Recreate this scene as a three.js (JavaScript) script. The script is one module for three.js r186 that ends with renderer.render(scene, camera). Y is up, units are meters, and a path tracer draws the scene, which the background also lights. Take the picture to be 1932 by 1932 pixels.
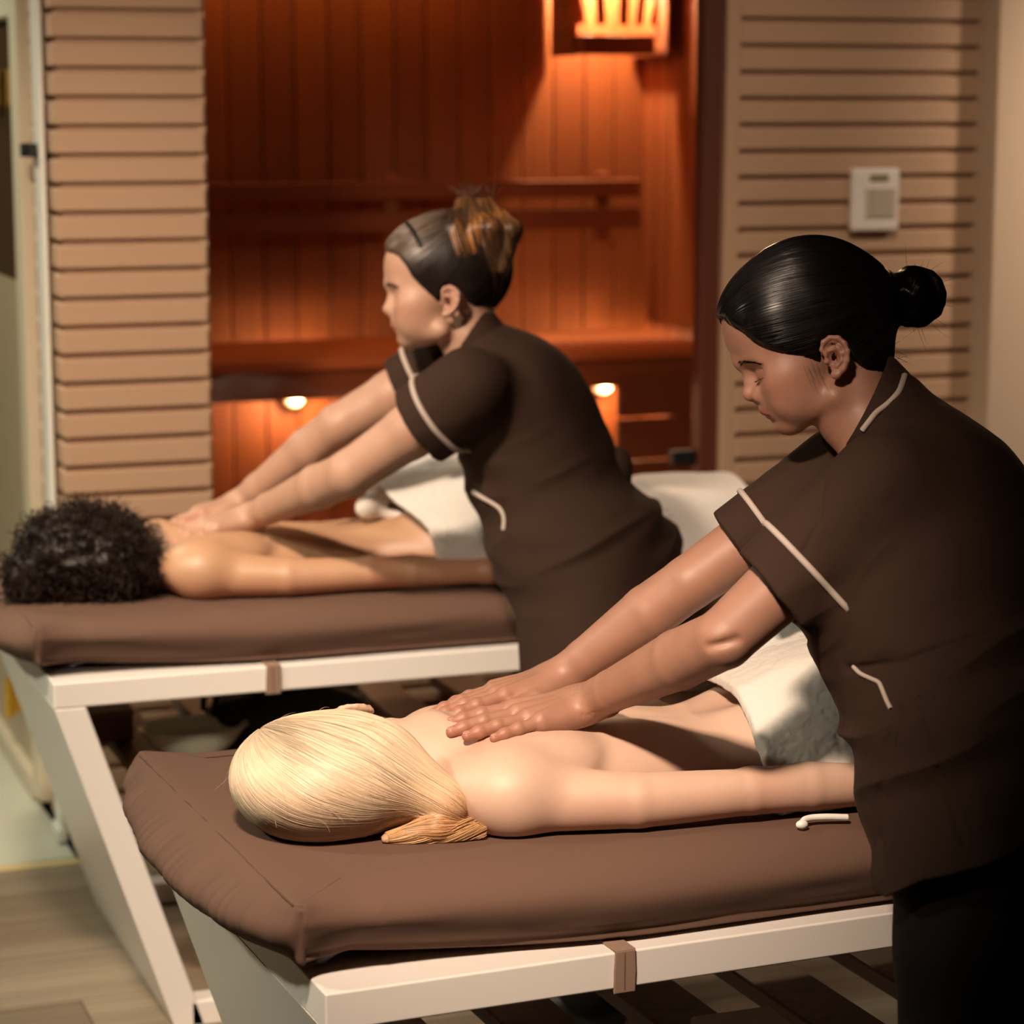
import * as THREE from 'three';
import { RoundedBoxGeometry } from 'three/addons/geometries/RoundedBoxGeometry.js';
import { mergeGeometries } from 'three/addons/utils/BufferGeometryUtils.js';
import { RectAreaLightUniformsLib } from 'three/addons/lights/RectAreaLightUniformsLib.js';
RectAreaLightUniformsLib.init();

// ---------------------------------------------------------------- camera, light, exposure
const scene = new THREE.Scene();
scene.background = new THREE.Color(0, 0, 0);
const renderer = new THREE.WebGLRenderer({ antialias: true });
renderer.toneMapping = THREE.LinearToneMapping;
renderer.toneMappingExposure = 1.0;
renderer.shadowMap.enabled = true;

const FOCAL = 4620, PITCH = 9.35 * Math.PI / 180, YAW = 20.3 * Math.PI / 180, EYE = 1.615;
const camera = new THREE.PerspectiveCamera(2 * Math.atan(966 / FOCAL) * 180 / Math.PI, 1, 0.1, 40);
const CF = new THREE.Vector3(Math.sin(YAW) * Math.cos(PITCH), -Math.sin(PITCH), -Math.cos(YAW) * Math.cos(PITCH));
const CR = new THREE.Vector3(Math.cos(YAW), 0, Math.sin(YAW));
const CU = new THREE.Vector3().crossVectors(CR, CF);
const CP = new THREE.Vector3(0, EYE, 0);
camera.position.copy(CP);
camera.lookAt(CP.clone().add(CF));
camera.focus = 3.06;
camera.userData.fStop = 4.2;
scene.add(camera);

// lamps: [kind, place, aim, colour, candela, cone half-angle]
const WARM = new THREE.Color().setRGB(1, 0.76, 0.58), NEUTRAL = new THREE.Color().setRGB(1.0, 0.98, 0.78);
const CEILING = 2.6;
const DOWNLIGHTS = [
  { at: [0.16, -1.38], aim: [0.98, 0.92, -2.88], color: WARM, power: 58, cone: 0.335, label: 'round recessed ceiling downlight nearest the near massage table' },
  { at: [0.10, -3.05], aim: [0.98, 0.95, -4.70], color: WARM, power: 41, cone: 0.57, label: 'round recessed ceiling downlight in front of the slatted pillar' },
  { at: [2.25, -3.75], aim: [2.60, 0.90, -4.95], color: WARM, power: 7.5, cone: 0.80, label: 'round recessed ceiling downlight in front of the keypad wall' },
  { at: [4.05, -3.85], aim: [3.95, 1.75, -5.10], color: WARM, power: 30, cone: 0.62, label: 'round recessed ceiling downlight in front of the plain beige column' },
  { at: [-1.25, -3.4], aim: [0.2, 0.1, -3.7], color: NEUTRAL, power: 24, cone: 0.80, label: 'round recessed ceiling downlight by the left wall' },
  { at: [0.0, -5.9], aim: [0.3, 0.0, -5.7], color: NEUTRAL, power: 11, cone: 1.2, label: 'round recessed ceiling downlight over the pale tiled hallway' },
];
// ---------------------------------------------------------------- helpers
const V = (x, y, z) => new THREE.Vector3(x, y, z);
const clamp = (x, a, b) => Math.min(b, Math.max(a, x));
const lerp = (a, b, t) => a + (b - a) * t;
const sstep = (a, b, x) => { const t = clamp((x - a) / (b - a), 0, 1); return t * t * (3 - 2 * t); };
function rng(seed) { let s = seed | 0; return () => { s = (s + 0x6d2b79f5) | 0; let t = Math.imul(s ^ (s >>> 15), 1 | s); t = (t + Math.imul(t ^ (t >>> 7), 61 | t)) ^ t; return ((t ^ (t >>> 14)) >>> 0) / 4294967296; }; }
// a place in the room from its direction as seen in the photograph and its own distance
const at = (u, v, d) => CP.clone().addScaledVector(CF, d).addScaledVector(CR, (u - 966) / FOCAL * d).addScaledVector(CU, -(v - 966) / FOCAL * d);
// value noise, 3D
const hash3 = (i, j, k) => { let h = Math.imul(i, 374761393) + Math.imul(j, 668265263) + Math.imul(k, 2147483647 - 1274126177) | 0; h = Math.imul(h ^ (h >>> 13), 1274126177); return ((h ^ (h >>> 16)) >>> 0) / 4294967296; };
function noise(x, y, z) {
  const i = Math.floor(x), j = Math.floor(y), k = Math.floor(z), a = x - i, b = y - j, c = z - k;
  const u = a * a * (3 - 2 * a), v = b * b * (3 - 2 * b), w = c * c * (3 - 2 * c), L = (p, q, t) => p + (q - p) * t;
  return L(L(L(hash3(i, j, k), hash3(i + 1, j, k), u), L(hash3(i, j + 1, k), hash3(i + 1, j + 1, k), u), v), L(L(hash3(i, j, k + 1), hash3(i + 1, j, k + 1), u), L(hash3(i, j + 1, k + 1), hash3(i + 1, j + 1, k + 1), u), v), w) * 2 - 1;
}
const used = new Map();
function numbered(name) { const n = used.get(name) || 0; used.set(name, n + 1); return n ? name + '_' + String(n).padStart(3, '0') : name; }
function tag(o, label, category, group) { o.userData = { label, category }; if (group) o.userData.group = group; return o; }
function thing(name, label, category, p = [0, 0, 0], group) { const g = new THREE.Group(); g.name = numbered(name); g.position.set(...p); scene.add(g); return tag(g, label, category, group); }
function mesh(name, geo, mat, parent) { const m = new THREE.Mesh(geo, mat); m.name = parent === scene || !parent ? numbered(name) : name; m.castShadow = m.receiveShadow = true; (parent || scene).add(m); return m; }
function struct(name, geo, mat, parent) { const m = mesh(name, geo, mat, parent || scene); if (!parent || parent === scene) m.userData = { kind: 'structure' }; return m; }
function structGroup(name) { const g = new THREE.Group(); g.name = numbered(name); g.userData = { kind: 'structure' }; scene.add(g); return g; }
const box = (w, h, d, x = 0, y = 0, z = 0) => new THREE.BoxGeometry(w, h, d).translate(x, y, z);
const rbox = (w, h, d, r, x = 0, y = 0, z = 0, s = 2) => new RoundedBoxGeometry(w, h, d, s, r).translate(x, y, z);
const rgb = (r, g, b) => new THREE.Color().setRGB(r, g, b);
const std = (color, roughness = 0.8, extra = {}) => new THREE.MeshPhysicalMaterial({ color: color.isColor ? color : new THREE.Color(color), roughness, metalness: 0, ...extra });

// ---------------------------------------------------------------- distance fields and their meshing
const smin = (a, b, k) => { if (k <= 0) return a < b ? a : b; const h = Math.max(k - Math.abs(a - b), 0) / k; return (a < b ? a : b) - h * h * k * 0.25; };
const smax = (a, b, k) => -smin(-a, -b, k);
function cone(a, b, r1, r2) {                       // tapered capsule between two joints
  const bx = b.x - a.x, by = b.y - a.y, bz = b.z - a.z, l2 = bx * bx + by * by + bz * bz, rr = r1 - r2, a2 = l2 - rr * rr, il2 = 1 / l2, ax = a.x, ay = a.y, az = a.z;
  return (x, y, z) => {
    const px = x - ax, py = y - ay, pz = z - az, yy = px * bx + py * by + pz * bz, zz = yy - l2;
    const qx = px * l2 - bx * yy, qy = py * l2 - by * yy, qz = pz * l2 - bz * yy, x2 = qx * qx + qy * qy + qz * qz, y2 = yy * yy * l2, z2 = zz * zz * l2, k = Math.sign(rr) * rr * rr * x2;
    if (Math.sign(zz) * a2 * z2 > k) return Math.sqrt(x2 + z2) * il2 - r2;
    if (Math.sign(yy) * a2 * y2 < k) return Math.sqrt(x2 + y2) * il2 - r1;
    return (Math.sqrt(x2 * a2 * il2) + yy * rr) * il2 - r1;
  };
}
function ball(c, r) { return (x, y, z) => Math.hypot(x - c.x, y - c.y, z - c.z) - r; }
function egg(c, r, X, Y) {                          // ellipsoid with its own axes
  const cx = c.x, cy = c.y, cz = c.z, [a, b, d] = r;
  let m = null;
  if (X) { const x = X.clone().normalize(), z = new THREE.Vector3().crossVectors(x, Y).normalize(), y = new THREE.Vector3().crossVectors(z, x); m = [x, y, z]; }
  return (x, y, z) => {
    let px = x - cx, py = y - cy, pz = z - cz;
    if (m) { const qx = px * m[0].x + py * m[0].y + pz * m[0].z, qy = px * m[1].x + py * m[1].y + pz * m[1].z; pz = px * m[2].x + py * m[2].y + pz * m[2].z; px = qx; py = qy; }
    const ux = px / a, uy = py / b, uz = pz / d, k0 = Math.sqrt(ux * ux + uy * uy + uz * uz);
    if (k0 < 1e-4) return -Math.min(a, b, d);
    const vx = ux / a, vy = uy / b, vz = uz / d;
    return k0 * (k0 - 1) / Math.sqrt(vx * vx + vy * vy + vz * vz);
  };
}
function framed(f, o, X, Y, Z) { return (x, y, z) => { x -= o.x; y -= o.y; z -= o.z; return f(x * X.x + y * X.y + z * X.z, x * Y.x + y * Y.y + z * Y.z, x * Z.x + y * Z.y + z * Z.z); }; }
const halfspace = (p, n) => { const d = p.dot(n); return (x, y, z) => x * n.x + y * n.y + z * n.z - d; };
class Field {
  constructor() { this.items = []; }
  add(f, k = 0) { this.items.push({ f, k, op: 0 }); return this; }
  cut(f, k = 0) { this.items.push({ f, k, op: 1 }); return this; }       // remove f
  clip(f, k = 0) { this.items.push({ f, k, op: 2 }); return this; }      // keep only inside f
  bump(f, reach) { this.items.push({ f, k: reach, op: 3 }); return this; } // add f(x, y, z, d) to the distance
  near(x, y, z, r) {                                                       // the same field with only what matters within r of a point
    const vals = this.items.map((i) => (i.op === 3 ? 0 : i.f instanceof Field ? i.f.value(x, y, z) : i.f(x, y, z)));
    let best = Infinity;
    this.items.forEach((i, n) => { if (i.op === 0) best = Math.min(best, vals[n]); });
    const kept = [];
    this.items.forEach((i, n) => {
      if (i.op === 0 && vals[n] > best + 3.4 * r + i.k * 1.5 + 0.004) return;
      if (i.op === 1 && vals[n] > 3.4 * r + i.k * 1.5 + 0.004) return;
      kept.push({ f: i.f instanceof Field ? i.f.near(x, y, z, r) : i.f, k: i.k, op: i.op });
    });
    return (X, Y, Z) => { let d = 1e3; for (const i of kept) { if (i.op === 3) { d += i.f(X, Y, Z, d); continue; } const v = i.f(X, Y, Z); d = i.op === 0 ? smin(d, v, i.k) : i.op === 1 ? smax(d, -v, i.k) : smax(d, v, i.k); } return d; };
  }
  value(X, Y, Z) { let d = 1e3; for (const i of this.items) { if (i.op === 3) { d += i.f(X, Y, Z, d); continue; } const v = i.f instanceof Field ? i.f.value(X, Y, Z) : i.f(X, Y, Z); d = i.op === 0 ? smin(d, v, i.k) : i.op === 1 ? smax(d, -v, i.k) : smax(d, v, i.k); } return d; }
}
// Surface nets over the blocks that the surface passes through; paint(x, y, z, nx, ny, nz) gives a vertex its colour.
function isosurface(field, lo, hi, cell, paint, slack = 0.01, skip) {
  const B = 8, S = B * cell, R = S * 0.87, nb = [0, 1, 2].map((i) => Math.ceil((hi[i] - lo[i]) / S)), pos = [], nor = [], col = [], idx = [], at_ = new Map(), edges = [];
  const key = (i, j, k) => (i * 4096 + j) * 4096 + k, G = new Float32Array((B + 1) ** 3), N = B + 1;
  const fields = [];
  for (let bi = 0; bi < nb[0]; bi++) for (let bj = 0; bj < nb[1]; bj++) for (let bk = 0; bk < nb[2]; bk++) {
    const x0 = lo[0] + bi * S, y0 = lo[1] + bj * S, z0 = lo[2] + bk * S, cx = x0 + S / 2, cy = y0 + S / 2, cz = z0 + S / 2;
    if (skip && skip(cx, cy, cz, R)) continue;
    if (Math.abs(field.value(cx, cy, cz)) > R * 1.5 + slack) continue;
    const f = field.near(cx, cy, cz, R);
    let neg = false, plus = false;
    for (let i = 0, n = 0; i < N; i++) for (let j = 0; j < N; j++) for (let k = 0; k < N; k++, n++) { const v = f(x0 + i * cell, y0 + j * cell, z0 + k * cell); G[n] = v; if (v < 0) neg = true; else plus = true; }
    if (!neg || !plus) continue;
    const g = (i, j, k) => G[(i * N + j) * N + k], gi = bi * B, gj = bj * B, gk = bk * B;
    for (let i = 0; i < B; i++) for (let j = 0; j < B; j++) for (let k = 0; k < B; k++) {
      const c = [g(i, j, k), g(i + 1, j, k), g(i, j + 1, k), g(i + 1, j + 1, k), g(i, j, k + 1), g(i + 1, j, k + 1), g(i, j + 1, k + 1), g(i + 1, j + 1, k + 1)];
      let m = 0; for (let q = 0; q < 8; q++) if (c[q] < 0) m |= 1 << q;
      const s = c[0] < 0;
      if (s !== c[1] < 0) edges.push(gi + i, gj + j, gk + k, 0, s);
      if (s !== c[2] < 0) edges.push(gi + i, gj + j, gk + k, 1, s);
      if (s !== c[4] < 0) edges.push(gi + i, gj + j, gk + k, 2, s);
      if (m === 0 || m === 255) continue;
      let sx = 0, sy = 0, sz = 0, n = 0;
      const E = (a, b, ax, ay, az, bx, by, bz) => { if (c[a] < 0 !== c[b] < 0) { const t = c[a] / (c[a] - c[b]); sx += ax + (bx - ax) * t; sy += ay + (by - ay) * t; sz += az + (bz - az) * t; n++; } };
      E(0, 1, 0, 0, 0, 1, 0, 0); E(2, 3, 0, 1, 0, 1, 1, 0); E(4, 5, 0, 0, 1, 1, 0, 1); E(6, 7, 0, 1, 1, 1, 1, 1);
      E(0, 2, 0, 0, 0, 0, 1, 0); E(1, 3, 1, 0, 0, 1, 1, 0); E(4, 6, 0, 0, 1, 0, 1, 1); E(5, 7, 1, 0, 1, 1, 1, 1);
      E(0, 4, 0, 0, 0, 0, 0, 1); E(1, 5, 1, 0, 0, 1, 0, 1); E(2, 6, 0, 1, 0, 0, 1, 1); E(3, 7, 1, 1, 0, 1, 1, 1);
      let x = x0 + (i + sx / n) * cell, y = y0 + (j + sy / n) * cell, z = z0 + (k + sz / n) * cell, nx, ny, nz;
      const e = cell * 0.35;
      for (let it = 0; it < 2; it++) {
        nx = f(x + e, y, z) - f(x - e, y, z); ny = f(x, y + e, z) - f(x, y - e, z); nz = f(x, y, z + e) - f(x, y, z - e);
        const l = Math.hypot(nx, ny, nz) || 1; nx /= l; ny /= l; nz /= l;
        if (it < 1) { const d = clamp(f(x, y, z), -cell * 0.5, cell * 0.5); x -= nx * d; y -= ny * d; z -= nz * d; }
      }
      at_.set(key(gi + i, gj + j, gk + k), pos.length / 3);
      pos.push(x, y, z); nor.push(nx, ny, nz);
      if (paint) { const q = paint(x, y, z, nx, ny, nz); col.push(q[0], q[1], q[2]); }
    }
  }
  for (let e = 0; e < edges.length; e += 5) {
    const i = edges[e], j = edges[e + 1], k = edges[e + 2], a = edges[e + 3], s = edges[e + 4];
    let q;
    if (a === 0) q = [key(i, j, k), key(i, j - 1, k), key(i, j - 1, k - 1), key(i, j, k - 1)];
    else if (a === 1) q = [key(i, j, k), key(i, j, k - 1), key(i - 1, j, k - 1), key(i - 1, j, k)];
    else q = [key(i, j, k), key(i - 1, j, k), key(i - 1, j - 1, k), key(i, j - 1, k)];
    q = q.map((h) => at_.get(h));
    if (q.includes(undefined)) continue;
    if (s) idx.push(q[0], q[2], q[1], q[0], q[3], q[2]); else idx.push(q[0], q[1], q[2], q[0], q[2], q[3]);
  }
  const geo = new THREE.BufferGeometry();
  geo.setAttribute('position', new THREE.Float32BufferAttribute(pos, 3));
  geo.setAttribute('normal', new THREE.Float32BufferAttribute(nor, 3));
  if (paint) geo.setAttribute('color', new THREE.Float32BufferAttribute(col, 3));
  geo.setIndex(idx);
  return geo;
}
// Check the winding once against the normals and turn it if need be.
function oriented(geo) {
  const p = geo.attributes.position.array, n = geo.attributes.normal.array, ix = geo.index.array;
  let s = 0;
  for (let t = 0; t < ix.length; t += 3 * Math.max(1, Math.floor(ix.length / 3 / 300))) {
    const [a, b, c] = [ix[t] * 3, ix[t + 1] * 3, ix[t + 2] * 3];
    const ux = p[b] - p[a], uy = p[b + 1] - p[a + 1], uz = p[b + 2] - p[a + 2], vx = p[c] - p[a], vy = p[c + 1] - p[a + 1], vz = p[c + 2] - p[a + 2];
    s += (uy * vz - uz * vy) * n[a] + (uz * vx - ux * vz) * n[a + 1] + (ux * vy - uy * vx) * n[a + 2];
  }
  if (s < 0) for (let t = 0; t < ix.length; t += 3) { const q = ix[t + 1]; ix[t + 1] = ix[t + 2]; ix[t + 2] = q; }
  return geo;
}
// Thin tapering strands along lists of points, all in one geometry.
class Strands {
  constructor() { this.p = []; this.n = []; this.c = []; this.i = []; }
  add(pts, r0, r1, color, sides = 3, round = 0.45) {
    if (pts.length < 2) return;
    const T = V(), A = V(), Bn = V(), base = this.p.length / 3;
    let ref = V(0.31, 0.87, 0.38);
    pts.forEach((p, m) => {
      T.subVectors(pts[Math.min(m + 1, pts.length - 1)], pts[Math.max(m - 1, 0)]).normalize();
      A.crossVectors(T, ref).normalize(); Bn.crossVectors(A, T); ref = Bn.clone();
      const t = m / (pts.length - 1), r = (t < 0.12 ? lerp(r1, r0, t / 0.12) : lerp(r0, r1, sstep(0.45, 1, t)));
      for (let s = 0; s < sides; s++) {
        const a = s / sides * 2 * Math.PI, nx = A.x * Math.cos(a) + Bn.x * Math.sin(a), ny = A.y * Math.cos(a) + Bn.y * Math.sin(a), nz = A.z * Math.cos(a) + Bn.z * Math.sin(a);
        this.p.push(p.x + nx * r, p.y + ny * r, p.z + nz * r); if (p.n) { const k = round, wx = p.n.x + nx * k, wy = p.n.y + ny * k, wz = p.n.z + nz * k, wl = Math.hypot(wx, wy, wz) || 1; this.n.push(wx / wl, wy / wl, wz / wl); } else this.n.push(nx, ny, nz); this.c.push(color[0], color[1], color[2]);
        if (m) { const q = base + (m - 1) * sides, s2 = (s + 1) % sides; this.i.push(q + s, q + s2, q + sides + s, q + s2, q + sides + s2, q + sides + s); }
      }
    });
  }
  geometry() { const g = new THREE.BufferGeometry(); g.setAttribute('position', new THREE.Float32BufferAttribute(this.p, 3)); g.setAttribute('normal', new THREE.Float32BufferAttribute(this.n, 3)); g.setAttribute('color', new THREE.Float32BufferAttribute(this.c, 3)); g.setIndex(this.i); return oriented(g); }
}
function tube(pts, r, sides = 8, segs = 40) { return new THREE.TubeGeometry(new THREE.CatmullRomCurve3(pts), segs, r, sides, false); }
// ---------------------------------------------------------------- materials of the room
function woodTexture(seed, base, dark, w = 512, h = 128, lines = 120) {
  const c = document.createElement('canvas'); c.width = w; c.height = h; const g = c.getContext('2d'), r = rng(seed);
  g.fillStyle = base; g.fillRect(0, 0, w, h);
  for (let i = 0; i < lines; i++) { const y = r() * h, a = r() * 6.28, s = 1 + r() * 4; g.strokeStyle = dark; g.globalAlpha = 0.06 + r() * 0.2; g.lineWidth = 0.5 + r() * 1.8; g.beginPath(); for (let x = 0; x <= w; x += 16) g.lineTo(x, y + Math.sin(x / w * 6.28 * (1 + Math.floor(r() * 0)) + a) * s); g.stroke(); }
  for (let i = 0; i < 5; i++) { g.globalAlpha = 0.10; g.fillStyle = dark; g.beginPath(); g.ellipse(r() * w, r() * h, 10 + r() * 40, 3 + r() * 6, 0, 0, 7); g.fill(); }
  const t = new THREE.CanvasTexture(c); t.colorSpace = THREE.SRGBColorSpace; t.wrapS = t.wrapT = THREE.RepeatWrapping; return t;
}
const woodStd = (seed, base, dark, rough) => new THREE.MeshStandardMaterial({ map: woodTexture(seed, base, dark), roughness: rough });
const floorWoods = [woodStd(1, '#8a7b66', '#3c3226', 0.55), woodStd(2, '#7b6c58', '#352b20', 0.55), woodStd(3, '#948570', '#42372a', 0.55)];
const saunaWoods = [woodStd(11, '#8c4a1c', '#4a1c08', 0.62), woodStd(12, '#834218', '#421806', 0.62), woodStd(13, '#935020', '#4e1f09', 0.62)];
const shelfWood = woodStd(21, '#6a3d20', '#2a1408', 0.5);
const saunaFace = woodStd(14, '#b8622a', '#6a3012', 0.6);
const plaster = std(rgb(0.20, 0.15, 0.11), 0.9), ceilingPaint = std(rgb(0.24, 0.20, 0.16), 0.95), slatPaint = std(rgb(0.50, 0.33, 0.21), 0.6), slatBack = std(rgb(0.40, 0.25, 0.16), 0.8);
const frameCream = std(rgb(0.62, 0.55, 0.40), 0.4), brass = new THREE.MeshStandardMaterial({ color: rgb(0.8, 0.5, 0.08), roughness: 0.3, metalness: 1 }), blackPlastic = std(rgb(0.006, 0.006, 0.006), 0.5), whitePlastic = std(rgb(0.88, 0.84, 0.77), 0.4), whiteMetal = std(rgb(0.80, 0.80, 0.72), 0.35);

// ---------------------------------------------------------------- floor, walls, ceiling
{
  const floor = struct('floor', box(6.0, 0.1, 6.65, 1.4, -0.062, -1.805), std(rgb(0.10, 0.08, 0.06), 0.9));
  const r = rng(5), W = 0.165, L = 1.25;
  const planks = floorWoods.map((m) => rbox(L - 0.0025, 0.012, W - 0.0025, 0.0015, 0, 0, 0, 1));
  for (let j = 0; j < 30; j++) {
    const z = -5.13 + W / 2 + j * W; let x = -1.6 + L / 2 - r() * L;
    if (z > -0.4) break;
    for (; x < 4.4 + L / 2; x += L) { if (x - L / 2 < -1.6 || x + L / 2 > 4.4) continue; const k = Math.floor(r() * 3), p = mesh('plank', planks[k], floorWoods[k], floor); p.position.set(x, -0.006, z); }
  }
  const hall = struct('floor', box(2.5, 0.1, 2.87, -0.35, -0.062, -6.565), std(rgb(0.42, 0.40, 0.30), 0.9));
  const tile = rbox(0.594, 0.012, 0.594, 0.003, 0, 0, 0, 1), tileMat = std(rgb(0.55, 0.56, 0.45), 0.35);
  for (let i = 0; i < 4; i++) for (let j = 0; j < 4; j++) { const t = mesh('tile', tile, tileMat, hall); t.position.set(0.6 - i * 0.6, -0.006, -5.475 - j * 0.6); }
  struct('trim_1', rbox(2.5, 0.014, 0.03, 0.004, -0.35, -0.005, -5.145), std(rgb(0.62, 0.48, 0.22), 0.4));
}
struct('ceiling', box(6.2, 0.1, 9.7, 1.4, CEILING + 0.05, -3.3), ceilingPaint);
struct('wall_left', box(0.1, CEILING, 9.6, -1.65, CEILING / 2, -3.3), plaster);
struct('wall_right', box(0.1, CEILING, 6.7, 4.45, CEILING / 2, -1.8), plaster);
struct('wall_front', box(6.2, CEILING, 0.1, 1.4, CEILING / 2, 1.55), plaster);
struct('wall_hall_end', box(2.6, CEILING, 0.1, -0.4, CEILING / 2, -8.05), plaster);
const GROOVE = 1.8172, STEP = 0.0603;
function slats(parent, length, place, mat = slatPaint) {        // horizontal boards with dark gaps, one by one
  const g = rbox(length, STEP - 0.0125, 0.018, 0.005, 0, 0, 0, 3);
  for (let k = -13; k < 30; k++) { const y = GROOVE - (k + 0.5) * STEP; if (y < 0.03 || y > 2.58) continue; const s = mesh('slat', g, mat, parent); place(s, y); }
}
{ // the pillar left of the sauna: slats on its front and on its hallway side
  const p = struct('wall_pillar', box(0.300, CEILING, 0.62, 1.0635, CEILING / 2, -5.521), slatBack);
  slats(p, 0.322, (s, y) => s.position.set(1.061, y, -5.205));
  slats(p, 0.29, (s, y) => { s.rotation.y = Math.PI / 2; s.position.set(0.911, y, -5.36); });
  mesh('edge_strip', rbox(0.02, CEILING - 0.02, 0.30, 0.004, 1.219, CEILING / 2, -5.36), slatPaint, p);
}
{ // slatted wall right of the sauna
  const p = struct('wall_back', box(0.69, CEILING, 0.06, 2.80, CEILING / 2, -5.241), slatBack);
  slats(p, 0.655, (s, y) => s.position.set(2.812, y, -5.205));
  mesh('edge_strip', rbox(0.036, CEILING - 0.02, 0.075, 0.004, 2.468, CEILING / 2, -5.235), slatPaint, p);
  mesh('skirting_board', rbox(0.66, 0.085, 0.03, 0.006, 2.815, 0.045, -5.197), std(rgb(0.16, 0.09, 0.05), 0.5), p);
}
struct('wall_column', rbox(1.3, CEILING, 0.3, 0.006, 3.765, CEILING / 2, -5.262), std(rgb(0.60, 0.47, 0.34), 0.9));
{ // the glass door of the hallway, in the plane of the pillar's side
  const d = structGroup('door_1');
  mesh('stile', rbox(0.05, 2.05, 0.10, 0.006, 0.905, 1.05, -5.585), frameCream, d);
  mesh('stile', rbox(0.05, 2.05, 0.10, 0.006, 0.905, 1.05, -6.75), frameCream, d);
  mesh('top_rail', rbox(0.05, 0.055, 1.06, 0.006, 0.905, 1.845, -6.168), frameCream, d);
  mesh('bottom_rail', rbox(0.05, 0.05, 1.06, 0.006, 0.905, 0.03, -6.168), frameCream, d);
  mesh('upper_panel', box(0.02, 0.60, 1.06, 0.912, 1.52, -6.168), std(rgb(0.075, 0.042, 0.018), 0.12), d);
  mesh('frosted_panel', box(0.02, 1.165, 1.06, 0.912, 0.637, -6.168), std(rgb(0.42, 0.34, 0.22), 0.35), d);
  for (const y of [1.665, 0.2]) { const h = mesh('hinge', rbox(0.03, 0.085, 0.05, 0.006, 0.885, y, -5.905), brass, d); mesh('hinge_pin', new THREE.CylinderGeometry(0.011, 0.011, 0.1, 12).translate(0.868, y, -5.88), brass, h); }
  struct('wall_hall_side', box(0.3, CEILING - 2.08, 2.4, 1.075, 1.04 + CEILING / 2, -6.85), plaster);
  struct('wall_hall_far', box(0.3, CEILING, 1.2, 1.075, CEILING / 2, -7.41), plaster);
}
{ const t = thing('metal_trim', 'white vertical metal strip on the hallway side of the slatted pillar', 'trim'); mesh('strip', rbox(0.012, 2.4, 0.075, 0.004, 0.889, 1.22, -5.315), whiteMetal, t); mesh('foot', rbox(0.022, 0.03, 0.085, 0.004, 0.887, 0.02, -5.315), whiteMetal, t); }
{ const t = thing('door_sensor', 'small black box mounted on the white metal strip', 'sensor', [0.878, 1.527, -5.36]); mesh('casing', rbox(0.03, 0.030, 0.115, 0.003), blackPlastic, t); mesh('back_plate', rbox(0.008, 0.022, 0.10, 0.002, 0.013, 0, 0), blackPlastic, t); }
{ // keypad on the right slatted wall
  const t = thing('wall_keypad', 'white wall keypad with small display on the right slatted wall', 'keypad', [2.829, 1.403, -5.178]);
  mesh('casing', rbox(0.126, 0.148, 0.024, 0.008, 0, 0, 0, 4), whitePlastic, t);
  mesh('display', rbox(0.05, 0.017, 0.004, 0.0015, 0.006, 0.051, 0.0125), std(rgb(0.28, 0.25, 0.14), 0.3), t);
  const f = mesh('flap', rbox(0.082, 0.072, 0.005, 0.002, 0.010, -0.008, 0.0125), std(rgb(0.60, 0.53, 0.41), 0.5), t);
  for (let i = 0; i < 4; i++) for (let j = 0; j < 3; j++) mesh('button', rbox(0.015, 0.009, 0.004, 0.0015, -0.012 + j * 0.022, 0.018 - i * 0.0165, 0.016), std(rgb(0.50, 0.45, 0.36), 0.5), f);
}

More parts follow.
